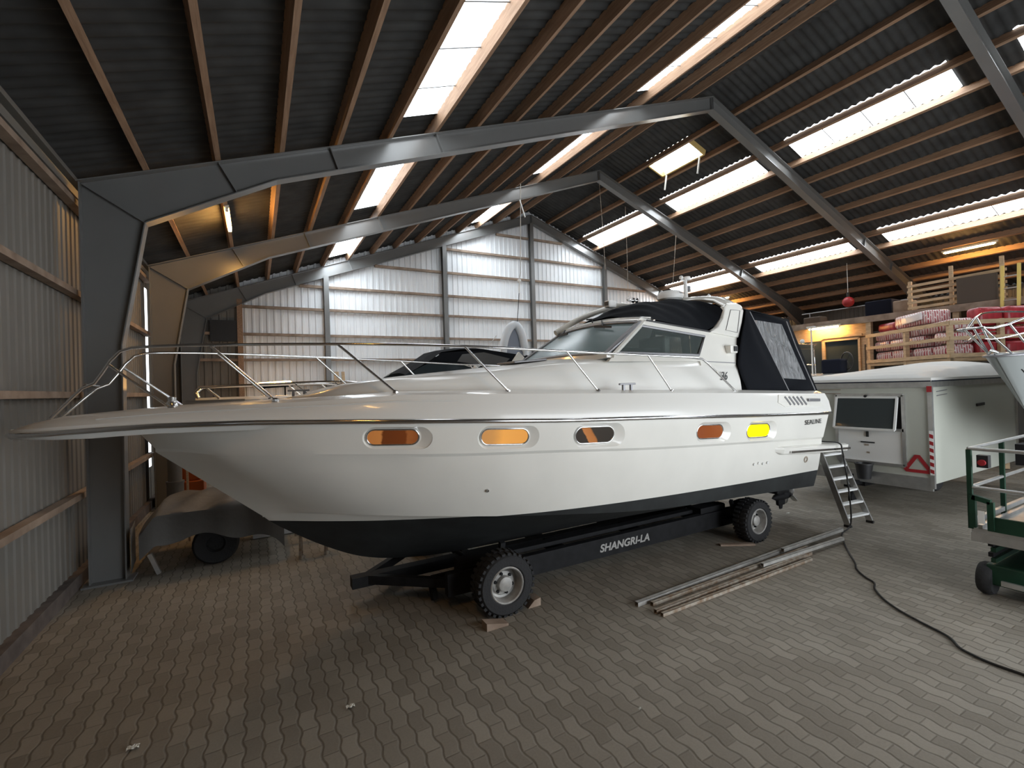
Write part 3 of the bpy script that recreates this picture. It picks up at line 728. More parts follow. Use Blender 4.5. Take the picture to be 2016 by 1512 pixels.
# bow rail
def rail_tube(P, r=.014, name='guard_rail', n=40): MB().tube(smoothcurve(P, n), r, 8).build(name, 'chrome', boat, smooth=60)
NR = [(-1.561, 5.473, 2.24), (-1.31, 5.387, 2.513), (-1.23, 5.365, 2.545), (-1.141, 5.338, 2.70), (-1.049, 5.313, 2.812), (-.93, 5.28, 2.845), (-.358, 5.086, 2.859), (.852, 4.647, 2.843), (1.795, 4.42, 2.818), (2.615, 4.305, 2.781), (3.594, 4.223, 2.738), (4.678, 4.186, 2.700), (5.10, 4.178, 2.672), (5.25, 4.178, 2.62), (5.831, 4.178, 2.215)]
rail_tube(NR, n=70)
mirror = lambda p: (p[0], 2*YC-p[1], p[2])
rail_tube([mirror(p) for p in NR], n=70)
MB().tube([NR[1], (-1.36, YC, 2.53), mirror(NR[1])], .013, 8).build('pulpit_crossbar', 'chrome', boat, smooth=60)
for a, b in (((-1.141, 5.338, 2.70), (-.674, 5.194, 2.289)), ((-.36, 5.088, 2.857), (.159, 4.888, 2.335)), ((.698, 4.695, 2.843), (1.2, 4.551, 2.37)), ((1.882, 4.402, 2.812), (2.332, 4.339, 2.345)), ((3.047, 4.256, 2.758), (3.448, 4.232, 2.31)), ((4.214, 4.195, 2.712), (4.587, 4.187, 2.27))):
    for m_ in (lambda p: p, mirror):
        s = MB(); s.tube([m_(a), m_(b)], .012, 8); s.build('stanchion', 'chrome', boat, smooth=60)
        f = MB(); f.lathe([(.03, -.012), (.03, .006), (.014, .02)], m_(b), (0, 0, 1), 10); f.build('stanchion_foot', 'chrome', boat)
# mooring cleat on the near side deck, bollards near the bow
def cleat(x, y, z, L=.24):
    c = MB(); c.box((x-.06, y, z+.035), (.028, .03, .07)); c.box((x+.06, y, z+.035), (.028, .03, .07)); c.build('mooring_cleat', 'alugrey', boat)
    d = MB(); d.bar((x-L/2, y, z+.078), (x+L/2, y, z+.078), .03, .022); d.build('mooring_cleat_bar', 'alugrey', boat, bevel=.006)
cleat(3.89, 4.225, 2.296, .25); cleat(.45, 6.1, 2.345, .24)
MB().lathe([(.05, 0), (.045, .04), (.035, .05), (.04, .09), (.0, .10)], (-.70, 5.45, 2.30), (0, 0, 1), 16).build('windlass', 'chrome', boat, smooth=50)
MB().box((-.35, 5.6, 2.335), (.5, .16, .03)).build('anchor_chute', 'chrome', boat)

# engine room louvre, recessed handle
lv = MB(); c0 = V((7.22, 4.0, 2.03))
def gun(x, h):   # bulwark surface between strake (0) and deck edge (1)
    b, zs, zd = b_s(x), z_s(x), z_d(x); t = lerp([0, .17, .55, .88, 1], [0, .006, .035, .09, .22])(h); return V((x, YC-b+t-.004, zs+(zd-zs)*h))
pl = MB(); pl.add([gun(6.62, .82), gun(7.62, .82), gun(7.70, .32), gun(6.66, .32), gun(6.52, .5)], [(0, 1, 2, 3, 4)]); pl.build('louvre_panel', 'gel', boat, solid=.014, fix=False)
for i in range(5):
    x = 6.74+i*.105; a = gun(x, .74); b = gun(x+.07, .40); MB().bar(a+V((0, -.012, 0)), b+V((0, -.012, 0)), .030, .010, (0, -1, .2)).build('louvre_slot', 'alugrey', boat)
MB().bar(gun(7.30, .60)+V((0, -.02, 0)), gun(7.62, .60)+V((0, -.02, 0)), .035, .045).build('recessed_handle', 'alugrey', boat, bevel=.008)

# swim platform wrapping the stern
pp = [(6.30, 1.395, 1.57), (6.62, 1.375, 1.60), (7.7, 1.315, 1.60), (8.35, 1.28, 1.60)]
sp = MB(); rings = []
for (x, z, b), th, dy in zip(pp, (.02, .09, .10, .10), (-.12, .0, .02, .0)):
    o = YC-b-dy; rings.append([V((x, o, z)), V((x, o+.02, z-th)), V((x, 2*YC-o-.02, z-th)), V((x, 2*YC-o, z)), V((x, 2*YC-o-.06, z+.02)), V((x, o+.06, z+.02))])
sp.loft(rings, True); sp.build('swim_platform', 'gel', boat, bevel=.012)
MB().bar((6.75, YC-1.612, 1.310), (8.36, YC-1.612, 1.225), .016, .03).build('platform_strip', 'chrome', boat)
MB().bar((8.362, YC-1.6, 1.225), (8.362, YC+1.6, 1.225), .016, .03).build('platform_end_strip', 'chrome', boat)

# sterndrives with propellers
for y in (4.9, 6.3):
    d = MB(); d.box((7.86, y, .62), (.36, .22, .42)); d.box((7.93, y, .38), (.20, .07, .40)); d.build('sterndrive', 'steelblack', boat, bevel=.03)
    d = MB(); d.lathe([(.01, -.25), (.055, -.15), (.065, 0), (.06, .16), (.03, .30), (0, .32)], (7.95, y, .33), (1, 0, 0), 14); d.prism([(7.86, y-.01, .31), (8.02, y-.01, .31), (7.96, y-.01, .12), (7.90, y-.01, .12)], (0, .02, 0)); d.build('drive_leg', 'steelblack', boat, smooth=50)
    p = MB()
    for k in range(4):
        a = k*PI/2+.4; ca, sa = math.cos(a), math.sin(a)
        def bl(u, v):
            r = .05+.13*u; wdt = (.11*math.sin(PI*min(.95, .2+u*.75)))*(v-.5); t = wdt/r*1.1; return V((8.15+wdt*.7, y+r*math.cos(a+t), .33+r*math.sin(a+t)))
        p.grid(bl, 5, 4)
    p.build('propeller', 'alu', boat, smooth=60, solid=.008, fix=False)
# stern details: skin fittings, name on the quarter
def topside(x, z):
    k = min(range(NL+1), key=lambda i: abs(knl[i].x*.5+chn[i].x*.5-x)); a, b = near(knl[k]), near(chn[k]); t = (a.z-z)/(a.z-b.z); p = a.lerp(b, t); n = (near(knl[min(k+1, NL)])-near(knl[k-1])).cross(b-a).normalized()
    if n.y > 0: n = -n
    return V((x, p.y-.016, z)), n
for x, z, r, mm in ((2.06, 1.33, .018, 'chrome'), (7.32, 1.135, .05, 'rust')):
    p, n = topside(x, z); MB().lathe([(r, -.01), (r, .012), (r*.6, .014), (r*.6, -.004), (0, -.004)], p, n, 16).build('skin_fitting', mm, boat, smooth=40)
for i in range(4):
    p, n = topside(6.02+i*.10, 1.205-i*.006+.010*(i % 2)); MB().lathe([(.022, -.01), (.018, .018), (0, .02)], p, n, 10).build('vent_fitting', 'white', boat, smooth=50)
q, n, u = side_at(7.40, 1.705); text('SEALINE', q+n*.016, .098, 'black', boat, sx=1.25, shear=.1)
q = gun(6.05, 0); p36 = atY(1425, 741, 4.418); text('36', p36, .17, 'black', boat, shear=.25, sx=.9)

# gear on the arch and roof
rd = MB(); rd.lathe([(.0, 0), (.15, .0), (.205, .04), (.215, .09), (.205, .13), (.17, .165), (0, .175)], (6.18, 5.6, 3.735), (0, 0, 1), 32)
rdo = rd.build('radar_dome', 'white', boat, smooth=40)
MB().box((6.2, 5.6, 3.71), (.25, .25, .06)).build('radar_foot', 'white', rdo)
text('Raymarine', V((6.22, 5.383, 3.85)), .035, 'alugrey', rdo, rot=(PI/2, 0, .15))
mast = MB().lathe([(.035, 0), (.035, .30), (.028, .31), (.028, .42)], (6.56, 5.6, 3.74), (0, 0, 1), 12).build('antenna_mast', 'white', boat, smooth=40)
MB().lathe([(.055, 0), (.06, .03), (.055, .06), (0, .07)], (6.60, 5.6, 4.13), (0, 0, 1), 12).build('masthead_light', 'white', mast, smooth=40)
MB().ball((6.46, 5.6, 4.165), .035).bar((6.46, 5.6, 4.13), (6.58, 5.6, 4.10), .02, .02).build('anchor_light', 'white', mast, smooth=40)
MB().box((6.62, 5.6, 3.98), (.05, .07, .10)).build('aerial_base', 'alugrey', mast)
MB().lathe([(.055, 0), (.055, .08), (.035, .20), (.0, .235)], (7.15, 5.6, 3.70), (0, 0, 1), 14).build('gps_aerial', 'white', boat, smooth=40)
sl = MB(); sl.box((4.86, 5.6, 3.615), (.16, .14, .11)); so = sl.build('searchlight', 'white', boat, bevel=.03); MB().box((4.775, 5.59, 3.62), (.012, .09, .06)).build('lens', 'black', so)
ah = MB()
for x in (5.72, 5.80): ah.lathe([(.05, 0), (.02, .05), (.012, .14)], (x, 6.0, 3.80), (-1, 0, 0), 10)
ah.bar((5.6, 6.0, 3.79), (5.9, 6.0, 3.77), .02, .02)
ah.build('air_horn', 'chrome', boat, smooth=50)
# ------------------------------------------------------------------ the boat trailer under the yacht
tr = thing('boat_trailer', 'black steel boat trailer on four off-road tyres under the white yacht', 'trailer', (4.2, YC, 0))
for y in (4.80, 6.40):
    b = MB().bar((1.75, y, .27), (6.9, y, .27), .09, .24).build('side_beam', 'steelblack', tr)
    if y < 5: text('SHANGRI-LA', V((4.25, y-.047, .262)), .135, 'dimpaint', tr, sx=1.12, ext=.001, shear=.2, bold=.004)
for i, x in enumerate((2.35, 3.5, 4.85, 6.2)): MB().bar((x, 4.8, .20), (x, 6.4, .20), .09, .13).build('cross_beam', 'steelblack', tr)
MB().bar((.9, YC, .21), (6.3, YC, .21), .14, .12).build('spine', 'steelblack', tr)
MB().bar((1.9, 4.85, .24), (1.05, YC, .22), .07, .1).bar((1.9, 6.35, .24), (1.05, YC, .22), .07, .1).build('drawbar_brace', 'steelblack', tr)
def wheel_parts(root, c, r, w, rimr, out, spokes=0, axle=None):
    """out: outward axis; tyre and rim, hub recessed"""
    o = V(out)
    ty = MB(); ty.lathe([(rimr, -w*.42), (rimr+.02, -w*.5), (r*.90, -w*.5), (r*.985, -w*.36), (r, -w*.2), (r, w*.2), (r*.985, w*.36), (r*.90, w*.5), (rimr+.02, w*.5), (rimr, w*.42)], c, o, 40, True)
    # tread lugs
    ax = o.normalized(); x = ax.orthogonal().normalized(); y = ax.cross(x); n = 30
    for k in range(n):
        for sd in (-1, 1):
            a = 2*PI*(k+(.25*sd))/n; d = x*math.cos(a)+y*math.sin(a); t = ax.cross(d)
            R = Matrix((t, ax, d)).transposed(); ty.box(V(c)+d*(r-.004)+ax*(sd*w*.25), (r*.11, w*.40, .026), R)
    t = ty.build('tyre', 'rubber', root, smooth=40)
    rm = MB(); rm.lathe([(.02, -w*.30), (rimr, -w*.30), (rimr+.006, w*.46), (rimr-.004, w*.50), (rimr-.014, w*.46), (rimr-.024, w*.20), (rimr-.030, -w*.02), (rimr*.72, -w*.05), (rimr*.64, w*.06), (rimr*.44, w*.08), (rimr*.40, w*.30), (rimr*.30, w*.34), (0, w*.34)], c, o, 32)
    rim = rm.build('rim', 'rim', root, smooth=35)
    h = MB()
    for k in range(6):
        a = 2*PI*k/6; p = V(c)+(x*math.cos(a)+y*math.sin(a))*rimr*.55+ax*(w*.06); h.lathe([(.018, 0), (.016, .02), (0, .022)], p, ax, 8)
    h.build('wheel_nut', 'steelblack', rim)
    return t
for x, y, s in ((2.24, 4.42, -1), (6.38, 4.375, -1), (2.24, 6.78, 1), (6.38, 6.82, 1)):
    wheel_parts(tr, V((x, y, .322 if x < 4 else .306)), .322 if x < 4 else .306, .23, .188 if x < 4 else .18, (0, s, 0))
for x in (2.24, 6.38): MB().tube([(x, 4.45, .26), (x, 6.75, .26)], .035, 10).build('axle', 'steelblack', tr, smooth=60)
for x, z in ((6.05, .46), (2.2, .46)): MB().box((x, 4.90, z-.06), (.55, .22, .14)).build('axle_box', 'steelblack', tr)
for y in (4.62, 6.58):
    MB().bar((6.30, y, .38), (6.20, y-.03 if y < 5 else y+.03, .575), .05, .05).build('support_post', 'steelblack', tr)
    MB().bar((6.17, y-.05, .50), (6.30, y-.05, .50), .012, .012).build('clamp_handle', 'steelblack', tr)
    MB().bar((2.45, y+.25 if y < 5 else y-.25, .38), (2.45, y+.2 if y < 5 else y-.2, .60), .06, .06).build('support_post', 'steelblack', tr)
MB().lathe([(.06, -.10), (.07, 0), (.06, .10)], (6.42, 4.60, .50), (1, 0, 0), 12).build('support_pad', 'black', tr, smooth=40)
for y in (5.0, 6.2): MB().bar((2.6, y, .40), (6.5, y, .40), .12, .05).build('bunk', 'steelblack', tr)
# drawbar end with a jockey leg lying near the floor
MB().bar((1.36, 5.42, .20), (1.75, 5.12, .17), .05, .05).build('drawbar_arm', 'steelblack', tr)
MB().bar((1.70, 5.05, .03), (1.68, 5.12, .26), .06, .06).build('prop_leg', 'steelblack', tr)
MB().bar((1.68, 5.1, .25), (2.3, 5.0, .30), .05, .06).build('drawbar_arm', 'steelblack', tr)

# timber wedges at the tyres
tag(MB().prism([(1.92, 4.16, 0), (2.16, 4.16, 0), (2.16, 4.16, .02), (1.92, 4.16, .075)], (0, .12, 0)).build('wheel_chock', 'girt'), 'wooden wedge on the paving before the front trailer tyre', 'wedge')
tag(MB().prism([(2.50, 4.35, 0), (2.66, 4.35, 0), (2.66, 4.35, .085), (2.58, 4.35, .07)], (0, .14, 0)).build('wheel_chock', 'girt'), 'wooden wedge tucked behind the front trailer tyre', 'wedge')
tag(MB().bar((5.80, 4.50, .013), (6.22, 4.25, .013), .07, .024).build('floor_plank', 'girt'), 'short flat plank on the paving under the rear trailer tyre', 'plank')

# ------------------------------------------------------------------ square metal poles on the floor
def G(x, y, z=0): return atZ(x, y, z)
PL = [((1253, 1190), (1604, 1060), .022, .05, 'polegrey', 'pale square metal pole along the far edge of the floor bundle, its open end showing'),
      ((1283, 1189), (1590, 1078), .022, .045, 'rust', 'rusty metal pole second in the floor bundle, beside the pale pole'),
      ((1290, 1204), (1596, 1089), .022, .045, 'rust', 'rust speckled pole in the middle of the floor bundle'),
      ((1303, 1210), (1597, 1100), .02, .04, 'rust', 'thin dark edged pole on the outer side of the floor bundle, toward the open floor'),
      ((1540, 1083), (1657, 1042), .065, .05, 'polegrey', 'short pale pole lying on top of the bundle toward the ladder'),
      ((1500, 1112), (1659, 1060), .065, .045, 'polegrey', 'short grey pole lying across the bundle end by the black cable')]
for a, b, z, w, m, l in PL:
    A = G(*a, z); B = G(*b, z); o = MB(); d = (B-A).normalized(); sd = d.cross(V((0, 0, 1)))
    t = .005
    for off, ww, hh in ((sd*(w/2-t/2), t, w), (-sd*(w/2-t/2), t, w), (V((0, 0, w/2-t/2)), w, t), (V((0, 0, -w/2+t/2)), w, t)): o.bar(A+off+V((0, 0, (w/2-z) if z < .05 else 0)), B+off+V((0, 0, (w/2-z) if z < .05 else 0)), ww, hh)
    tag(o.build('metal_pole', m), l, 'pole', 'metal poles lying on the floor')

# ------------------------------------------------------------------ aluminium step ladder at the stern
ld = thing('step_ladder', 'aluminium step ladder leaning under the swim platform of the yacht', 'ladder', (8.37, 3.92, 0))
lb, lt = (V((8.13, 3.95, .03)), V((8.66, 3.88, .03))), (V((8.17, 4.36, 1.17)), V((8.60, 4.31, 1.17)))
for a, b in zip(lb, lt):
    MB().bar(a, b, .028, .085, (0, -1, .3)).build('rail', 'alu', ld)
    MB().box(a+V((0, 0, -.012)), (.045, .10, .035)).build('foot', 'black', ld)
for i in range(6):
    t = .10+.165*i; a = lb[0].lerp(lt[0], t); b = lb[1].lerp(lt[1], t); MB().bar(a, b, .085, .028).build('step', 'brightalu', ld)

# ------------------------------------------------------------------ black cable
cp = [(7.98, 4.5, 1.352), (7.86, 4.12, 1.358), (7.96, 3.955, 1.34), (8.0, 3.925, 1.2), (8.03, 3.87, .6), (8.03, 3.86, .1)]
cf = [(1658, 1050), (1661, 1067), (1670, 1086), (1683, 1108), (1686, 1120), (1702, 1135), (1720.5, 1147), (1722, 1159), (1733, 1173), (1749, 1187), (1779, 1206.5), (1825, 1231), (1868, 1254), (1889, 1275), (1920, 1292), (1957, 1308), (2016, 1328.6), (2070, 1350)]
cpts = smoothcurve([V(p) for p in cp]+[G(x, y, .012) for x, y in cf], 170)
for p in cpts: p.z = max(p.z, .011)
tag(MB().tube(cpts, .011, 6).build('power_cable', 'cable', smooth=60), 'black cable running from the yacht stern across the paving', 'cable')

# ------------------------------------------------------------------ white site trailer behind the stern
ct = thing('site_trailer', 'cream box trailer with a hinged window and red triangle behind the yacht stern', 'trailer', (11.8, 4.6, 0))
x0, x1, y0, y1, z0, z1 = 9.9, 13.85, 3.49, 5.85, .45, 2.22
MB().box(((x0+x1)/2, (y0+y1)/2, (z0+z1)/2+.03), (x1-x0, y1-y0, z1-z0-.06)).build('body', 'caravan', ct, bevel=.01)
MB().box((x0+.02, (y0+y1)/2, z0+.06), (.05, y1-y0-.01, .22)).build('skirt', 'alu', ct)
for x, y, sx, sy in ((x0, y0, .06, .06), (x0, y1, .06, .06), (x1, y0, .06, .06)): MB().box((x, y, (z0+z1)/2), (sx, sy, z1-z0)).build('corner_profile', 'alu', ct)
ro = MB(); ro.box(((x0+x1)/2, (y0+y1)/2, z1-.02), (x1-x0+.05, y1-y0+.05, .10)); ro.build('roof_rim', 'alu', ct)
MB().box((x0-.028, (y0+y1)/2, z1+.035), (.01, y1-y0+.05, .02)).box(((x0+x1)/2, y0-.028, z1+.035), (x1-x0+.05, .01, .02)).build('rim_line', 'navy', ct)
MB().box(((x0+x1)/2, (y0+y1)/2, z1+.06), (x1-x0+.06, y1-y0+.06, .06)).build('roof', 'whitetarp', ct)
# end wall opening: frame, lower flap, hinged sash
wy0, wy1, wz0, wz1 = 3.86, 4.93, .78, 2.02
fr = MB()
for a, b in (((wy0, wz0), (wy1, wz0)), ((wy0, wz1), (wy1, wz1)), ((wy0, wz0), (wy0, wz1)), ((wy1, wz0), (wy1, wz1)), ((wy0, 1.40), (wy1, 1.40))):
    fr.bar((x0-.012, a[0], a[1]), (x0-.012, b[0], b[1]), .05, .045, (1, 0, 0))
fr.build('window_frame', 'alu', ct)
fl = MB().box((x0-.006, (wy0+wy1)/2, (wz0+1.40)/2), (.012, wy1-wy0-.04, 1.40-wz0-.04)).build('flap', 'white', ct); fl['label'] = 'white stained flap below the window'
MB().box((x0-.02, 4.42, 1.15), (.02, .22, .022)).box((x0-.02, 4.42, 1.30), (.025, .04, .10)).build('latch', 'black', fl)
MB().box((x0-.014, 4.42, .96), (.004, .05, .03)).box((x0-.014, 4.44, 1.10), (.004, .07, .035)).build('rust_stain', 'rust', fl)
MB().box((x0-.004, (wy0+wy1)/2, 1.70), (.01, wy1-wy0-.05, .56)).build('opening', 'black', ct)
sa = MB(); P = [V((x0-.03, wy0+.08, 1.98)), V((x0-.03, wy1-.02, 1.98)), V((x0-.17, wy1-.02, 1.41)), V((x0-.17, wy0+.08, 1.41))]
for a, b in zip(P, P[1:]+P[:1]): sa.bar(a, b, .035, .03, (1, 0, .25))
sash = sa.build('sash', 'white', ct)
MB().quad(*P).build('pane', 'greyglass', sash)
MB().lathe([(.025, 0), (.025, .03), (0, .03)], (x0-.03, 4.42, 2.0), (-1, 0, 0), 10).build('vent_knob', 'black', ct)
# hazard stripe and reflective triangle
hz = MB()
for i in range(6):
    z = .70+i*.118; hz.prism([(x0-.034, y0-.033, z), (x0-.034, y0+.02, z+.02), (x0-.034, y0+.02, z+.082), (x0-.034, y0-.033, z+.062)], (-.002, 0, 0))
h = hz.build('hazard_stripe', 'red', ct); h['label'] = 'red and white hazard stripe'
MB().box((x0-.031, y0-.006, 1.05), (.004, .056, .74)).build('stripe_backing', 'white', h)
MB().box((x0-.034, y0, 2.12), (.004, .07, .10)).build('reflector', 'red', ct)
tg = MB(); tc = V((x0-.006, 3.69, .84)); oc = [V((0, .035, .155)), V((0, -.035, .155)), V((0, -.20, -.10)), V((0, -.165, -.15)), V((0, .165, -.15)), V((0, .20, -.10))]
ic = [V((0, .004, .10)), V((0, -.004, .10)), V((0, -.128, -.092)), V((0, -.125, -.097)), V((0, .125, -.097)), V((0, .128, -.092))]
for i in range(6): j = (i+1) % 6; tg.prism([tc+oc[i], tc+oc[j], tc+ic[j], tc+ic[i]], (-.006, 0, 0))
t = tg.build('warning_triangle', 'red', ct); t['label'] = 'red reflective triangle'
MB().bar((x0-.006, 4.85, 2.12), (x0-.006, 5.35, 2.12), .006, .012).bar((x0-.006, 4.85, 2.05), (x0-.006, 5.35, 2.05), .006, .012).build('name_plate_rim', 'girt', ct)
MB().bar((11.80, y0-.014, 1.765), (12.16, y0-.014, 1.775), .02, .05).build('side_handle', 'black', ct)
MB().bar((10.14, y0-.004, 2.07), (10.55, y0-.004, 2.09), .006, .015).bar((10.14, y0-.004, 2.0), (10.55, y0-.004, 2.02), .006, .015).build('side_plate_rim', 'alugrey', ct)
MB().bar((10.0, 4.6, .36), (13.6, 4.6, .36), .12, .12).bar((9.5, 4.62, .38), (10.2, 4.62, .38), .08, .08).build('chassis', 'steelblack', ct)
for y in (4.25, 5.3):
    MB().lathe([(.15, -.1), (.30, -.1), (.33, -.06), (.33, .06), (.30, .1), (.15, .1)], (12.0, y, .33), (0, 1, 0), 24).build('wheel', 'rubber', ct, smooth=40)
MB().tube([(9.75, 4.64, .1), (9.75, 4.64, .55)], .03, 8).lathe([(.10, -.03), (.10, .03)], (9.75, 4.64, .10), (0, 1, 0), 16).build('jockey_wheel', 'steelblack', ct, smooth=40)
MB().box((9.55, 4.62, .44), (.25, .12, .08)).build('coupling', 'alu', ct)
# bin hung under the flap
bk_ = thing('bin', 'small black bin hung on the site trailer end wall below the flap', 'bin', (9.75, 4.42, .5))
MB().lathe([(.0, 0), (.10, 0), (.135, .26), (.145, .26), (.145, .28), (.12, .28), (.09, .03)], (9.72, 4.42, .50), (0, 0, 1), 20).build('tub', 'black', bk_, smooth=40)
MB().bar((9.855, 4.34, .765), (9.855, 4.50, .765), .012, .03).build('hook', 'steelblack', bk_)

# white tarpaulin heaped on its roof
def tp(u, v):
    x = 9.95+3.95*u; y = 3.62+2.15*v; h = .06+.33*min(1, u*1.15)**.8*math.sin(PI*min(1, max(0, v*.9+.1)))**.6
    if u > .93: h *= (1-u)/.07*.6+.4
    e = min(u/.03, (1-u)/.01, v/.05, (1-v)/.05, 1); h = h*max(0, min(1, e))
    return V((x, y, z1+.092+h*.82+.012*math.sin(9*x+3*y)*e))
tag(MB().grid(tp, 40, 20).build('tarpaulin', 'whitetarp', smooth=60), 'white tarpaulin heaped on the roof of the cream box trailer', 'tarpaulin')

# ------------------------------------------------------------------ white bow of the boat standing at the picture edge
rb = thing('boat', 'white boat whose high bow juts over the green scissor lift', 'boat', (11, 2.5, 0))
dirv = V((.975, -.222, 0)); lat = V((.222, .975, 0)); B0 = V((9.42, 2.72, 0))
def bo(s, l, z): p = B0+dirv*s+lat*l; return V((p.x, p.y, z))
SR = lerp([0, .1, .3, .8, 1.6, 3, 5], [.0, .14, .28, .50, .80, 1.05, 1.15])
rings = []
for s in (0, .04, .12, .3, .6, 1.0, 1.6, 2.4, 3.4, 5.0):
    b = SR(s)+.01; zt = 2.62+.05*s; ring = []
    prof = [(b, zt), (b*.92, zt-.10), (b*.80, zt-.28), (b*.55, 1.95-.0*s), (b*.35, 1.75-.15*min(s, 2)), (0, 1.62-.22*min(s, 3))]
    dx = lambda z: max(0, (2.62-z))*.78*max(0, 1-s/3)
    ring = [bo(s+.32+dx(z), l, z) for l, z in prof]+[bo(s+.32+dx(z), -l, z) for l, z in prof[::-1][1:]]+[bo(s+.32, -b*.4, zt+.03), bo(s+.32, b*.4, zt+.03)]
    rings.append(ring)
MB().loft(rings, True).build('hull', 'shadegel', rb, smooth=40)
rr = []
for sg in (1,): pass
tp_ = [bo(s+.32, SR(s)+.015, 2.61+.05*s) for s in (5, 3, 1.6, .8, .3, .1, .0)]+[bo(s+.32, -SR(s)-.015, 2.61+.05*s) for s in (.0, .1, .3, .8, 1.6, 3, 5)]
MB().tube(tp_, .022, 6).build('rubbing_strip', 'alugrey', rb, smooth=60)
MB().bar(bo(.62, -.13, 2.40), bo(.82, -.165, 2.22), .012, .05, (0, 1, 0)).build('side_fitting', 'black', rb)
for sg in (1, -1):
    top_ = [bo(-.18, .16*sg, 3.02), bo(.1, .22*sg, 3.03), bo(.8, .46*sg, 3.28), bo(1.8, .78*sg, 3.42), bo(3.5, 1.0*sg, 3.48)]
    MB().tube(smoothcurve(top_, 20), .016, 8).build('pulpit_rail', 'chrome', rb, smooth=60)
    mid_ = [bo(-.12, .13*sg, 2.86), bo(.1, .20*sg, 2.86), bo(.8, .45*sg, 3.0), bo(1.8, .76*sg, 3.08)]
    MB().tube(smoothcurve(mid_, 16), .010, 8).build('pulpit_rail', 'chrome', rb, smooth=60)
    for s0, s1, z_ in ((-.12, .12, 3.03), (.25, .35, 3.08), (.8, .9, 3.28)): MB().tube([bo(s1+.32, SR(max(s1, 0))*.85*sg, 2.65), bo(s0, (SR(max(s0, 0.1))-.03)*sg, z_)], .016, 8).build('pulpit_leg', 'chrome', rb, smooth=60)
MB().tube([bo(-.18, .16, 3.02), bo(-.24, 0, 3.02), bo(-.18, -.16, 3.02)], .016, 8).build('pulpit_rail', 'chrome', rb, smooth=60)
MB().tube([bo(.3, -.05, 2.66), bo(.24, 0, 2.70), bo(.3, .05, 2.66)], .02, 8).build('bow_roller', 'chrome', rb, smooth=60)
MB().bar(bo(1.2, 0, .04), bo(1.2, 0, 1.55), .12, .12).bar(bo(3.6, -.6, .04), bo(3.6, -.6, 1.4), .12, .12).bar(bo(3.6, .6, .04), bo(3.6, .6, 1.4), .12, .12).build('keel_support', 'steelblack', rb)

# ------------------------------------------------------------------ green scissor lift
sl_ = thing('scissor_lift', 'green scissor lift lowered on the paving at the picture edge', 'scissor lift', (7.7, 1.55, 0))
X0, X1, Y0, Y1 = 6.66, 8.55, 1.05, 2.04
MB().box(((X0+X1)/2+.05, (Y0+Y1)/2, .24), (X1-X0-.1, Y1-Y0-.14, .22)).build('chassis', 'green', sl_, bevel=.02)
for x in (6.85, 8.35):
    for y, s in ((Y0+.06, -1), (Y1-.06, 1)):
        w = MB().lathe([(.05, -.06), (.15, -.06), (.17, -.03), (.17, .03), (.15, .06), (.08, .06), (.06, .03), (0, .03)], (x, y, .17), (0, s, 0), 24).build('wheel', 'rubber', sl_, smooth=40)
for i in range(5):
    z = .40+i*.055
    for y in (Y0+.14, Y1-.14): MB().bar((X0+.08, y+.02*(i % 2), z), (X1-.1, y+.02*(i % 2), z+(.03 if i % 2 else -.0)), .04, .045).build('scissor_arm', 'steelblack' if i % 2 else 'green', sl_)
MB().box(((X0+X1)/2, (Y0+Y1)/2, .71), (X1-X0, Y1-Y0, .05)).build('platform', 'alu', sl_)
MB().box((X0-.005, (Y0+Y1)/2, .64), (.03, Y1-Y0, .09)).build('platform_lip', 'alu', sl_)
MB().box((X0, (Y0+Y1)/2-.06, .80), (.03, Y1-Y0-.14, .15)).box(((X0+X1)/2, Y0, .80), (X1-X0, .03, .15)).build('toe_board', 'green', sl_)
MB().box(((X0+X1)/2, Y1-.0, .79), (X1-X0, .035, .05)).box(((X0+X1)/2, Y1-.07, .75), (X1-X0, .035, .04)).build('slide_rail', 'alu', sl_)
for x, y in ((X0, Y1), (X0, Y0), (X1, Y1), (X1, Y0), (7.6, Y1), (7.6, Y0)):
    MB().bar((x, y, .72), (x, y, 1.56), .04, .04).build('guard_post', 'green', sl_)
for z, m in ((1.57, 'alu'), (1.16, 'alu')):
    for a, b in (((X0, Y0), (X0, Y1)), ((X0, Y1), (X1, Y1)), ((X0, Y0), (X1, Y0))):
        MB().tube([(*a, z), (*b, z)], .019, 8).build('guard_rail', m, sl_, smooth=60)
cr = MB(); cr.bar((X0-.01, Y1-.02, .74), (X0-.01, Y1-.02, 1.08), .05, .05, (1, 0, 0)); cr.bar((X0-.01, Y1-.16, .74), (X0-.01, Y1-.16, 1.03), .05, .05, (1, 0, 0)); cr.bar((X0-.01, Y1-.02, 1.06), (X0-.01, Y1-.16, 1.03), .05, .05, (1, 0, 0)); cr.build('corner_bracket', 'green', sl_)
MB().box((X0-.03, Y1-.09, .86), (.02, .05, .13)).build('bracket_label', 'white', sl_)
cbx = MB().box((X0+.05, Y1-.10, 1.44), (.08, .09, .13)).build('switch_box', 'black', sl_); MB().lathe([(.032, 0), (.032, .025), (0, .03)], (X0+.008, Y1-.10, 1.43), (-1, 0, 0), 14).build('stop_button', 'red', cbx, smooth=40)
co = MB().box((7.75, Y1-.18, 1.42), (.22, .16, .24)).build('control_box', 'steelblack', sl_); MB().tube([(7.75, Y1-.2, 1.52), (7.75, Y1-.2, 1.64)], .015, 8).build('joystick', 'black', co)
MB().box((X0+.02, 1.75, .20), (.03, .16, .05)).build('front_plate', 'alu', sl_)
MB().lathe([(.012, 0), (.012, .006), (0, .006)], (X0-.03, 1.62, .26), (-1, 0, 0), 10).build('indicator_lamp', mat('blue_led', (.6, .7, 1), .3, emit=(.45, .6, 1), estr=6), sl_)
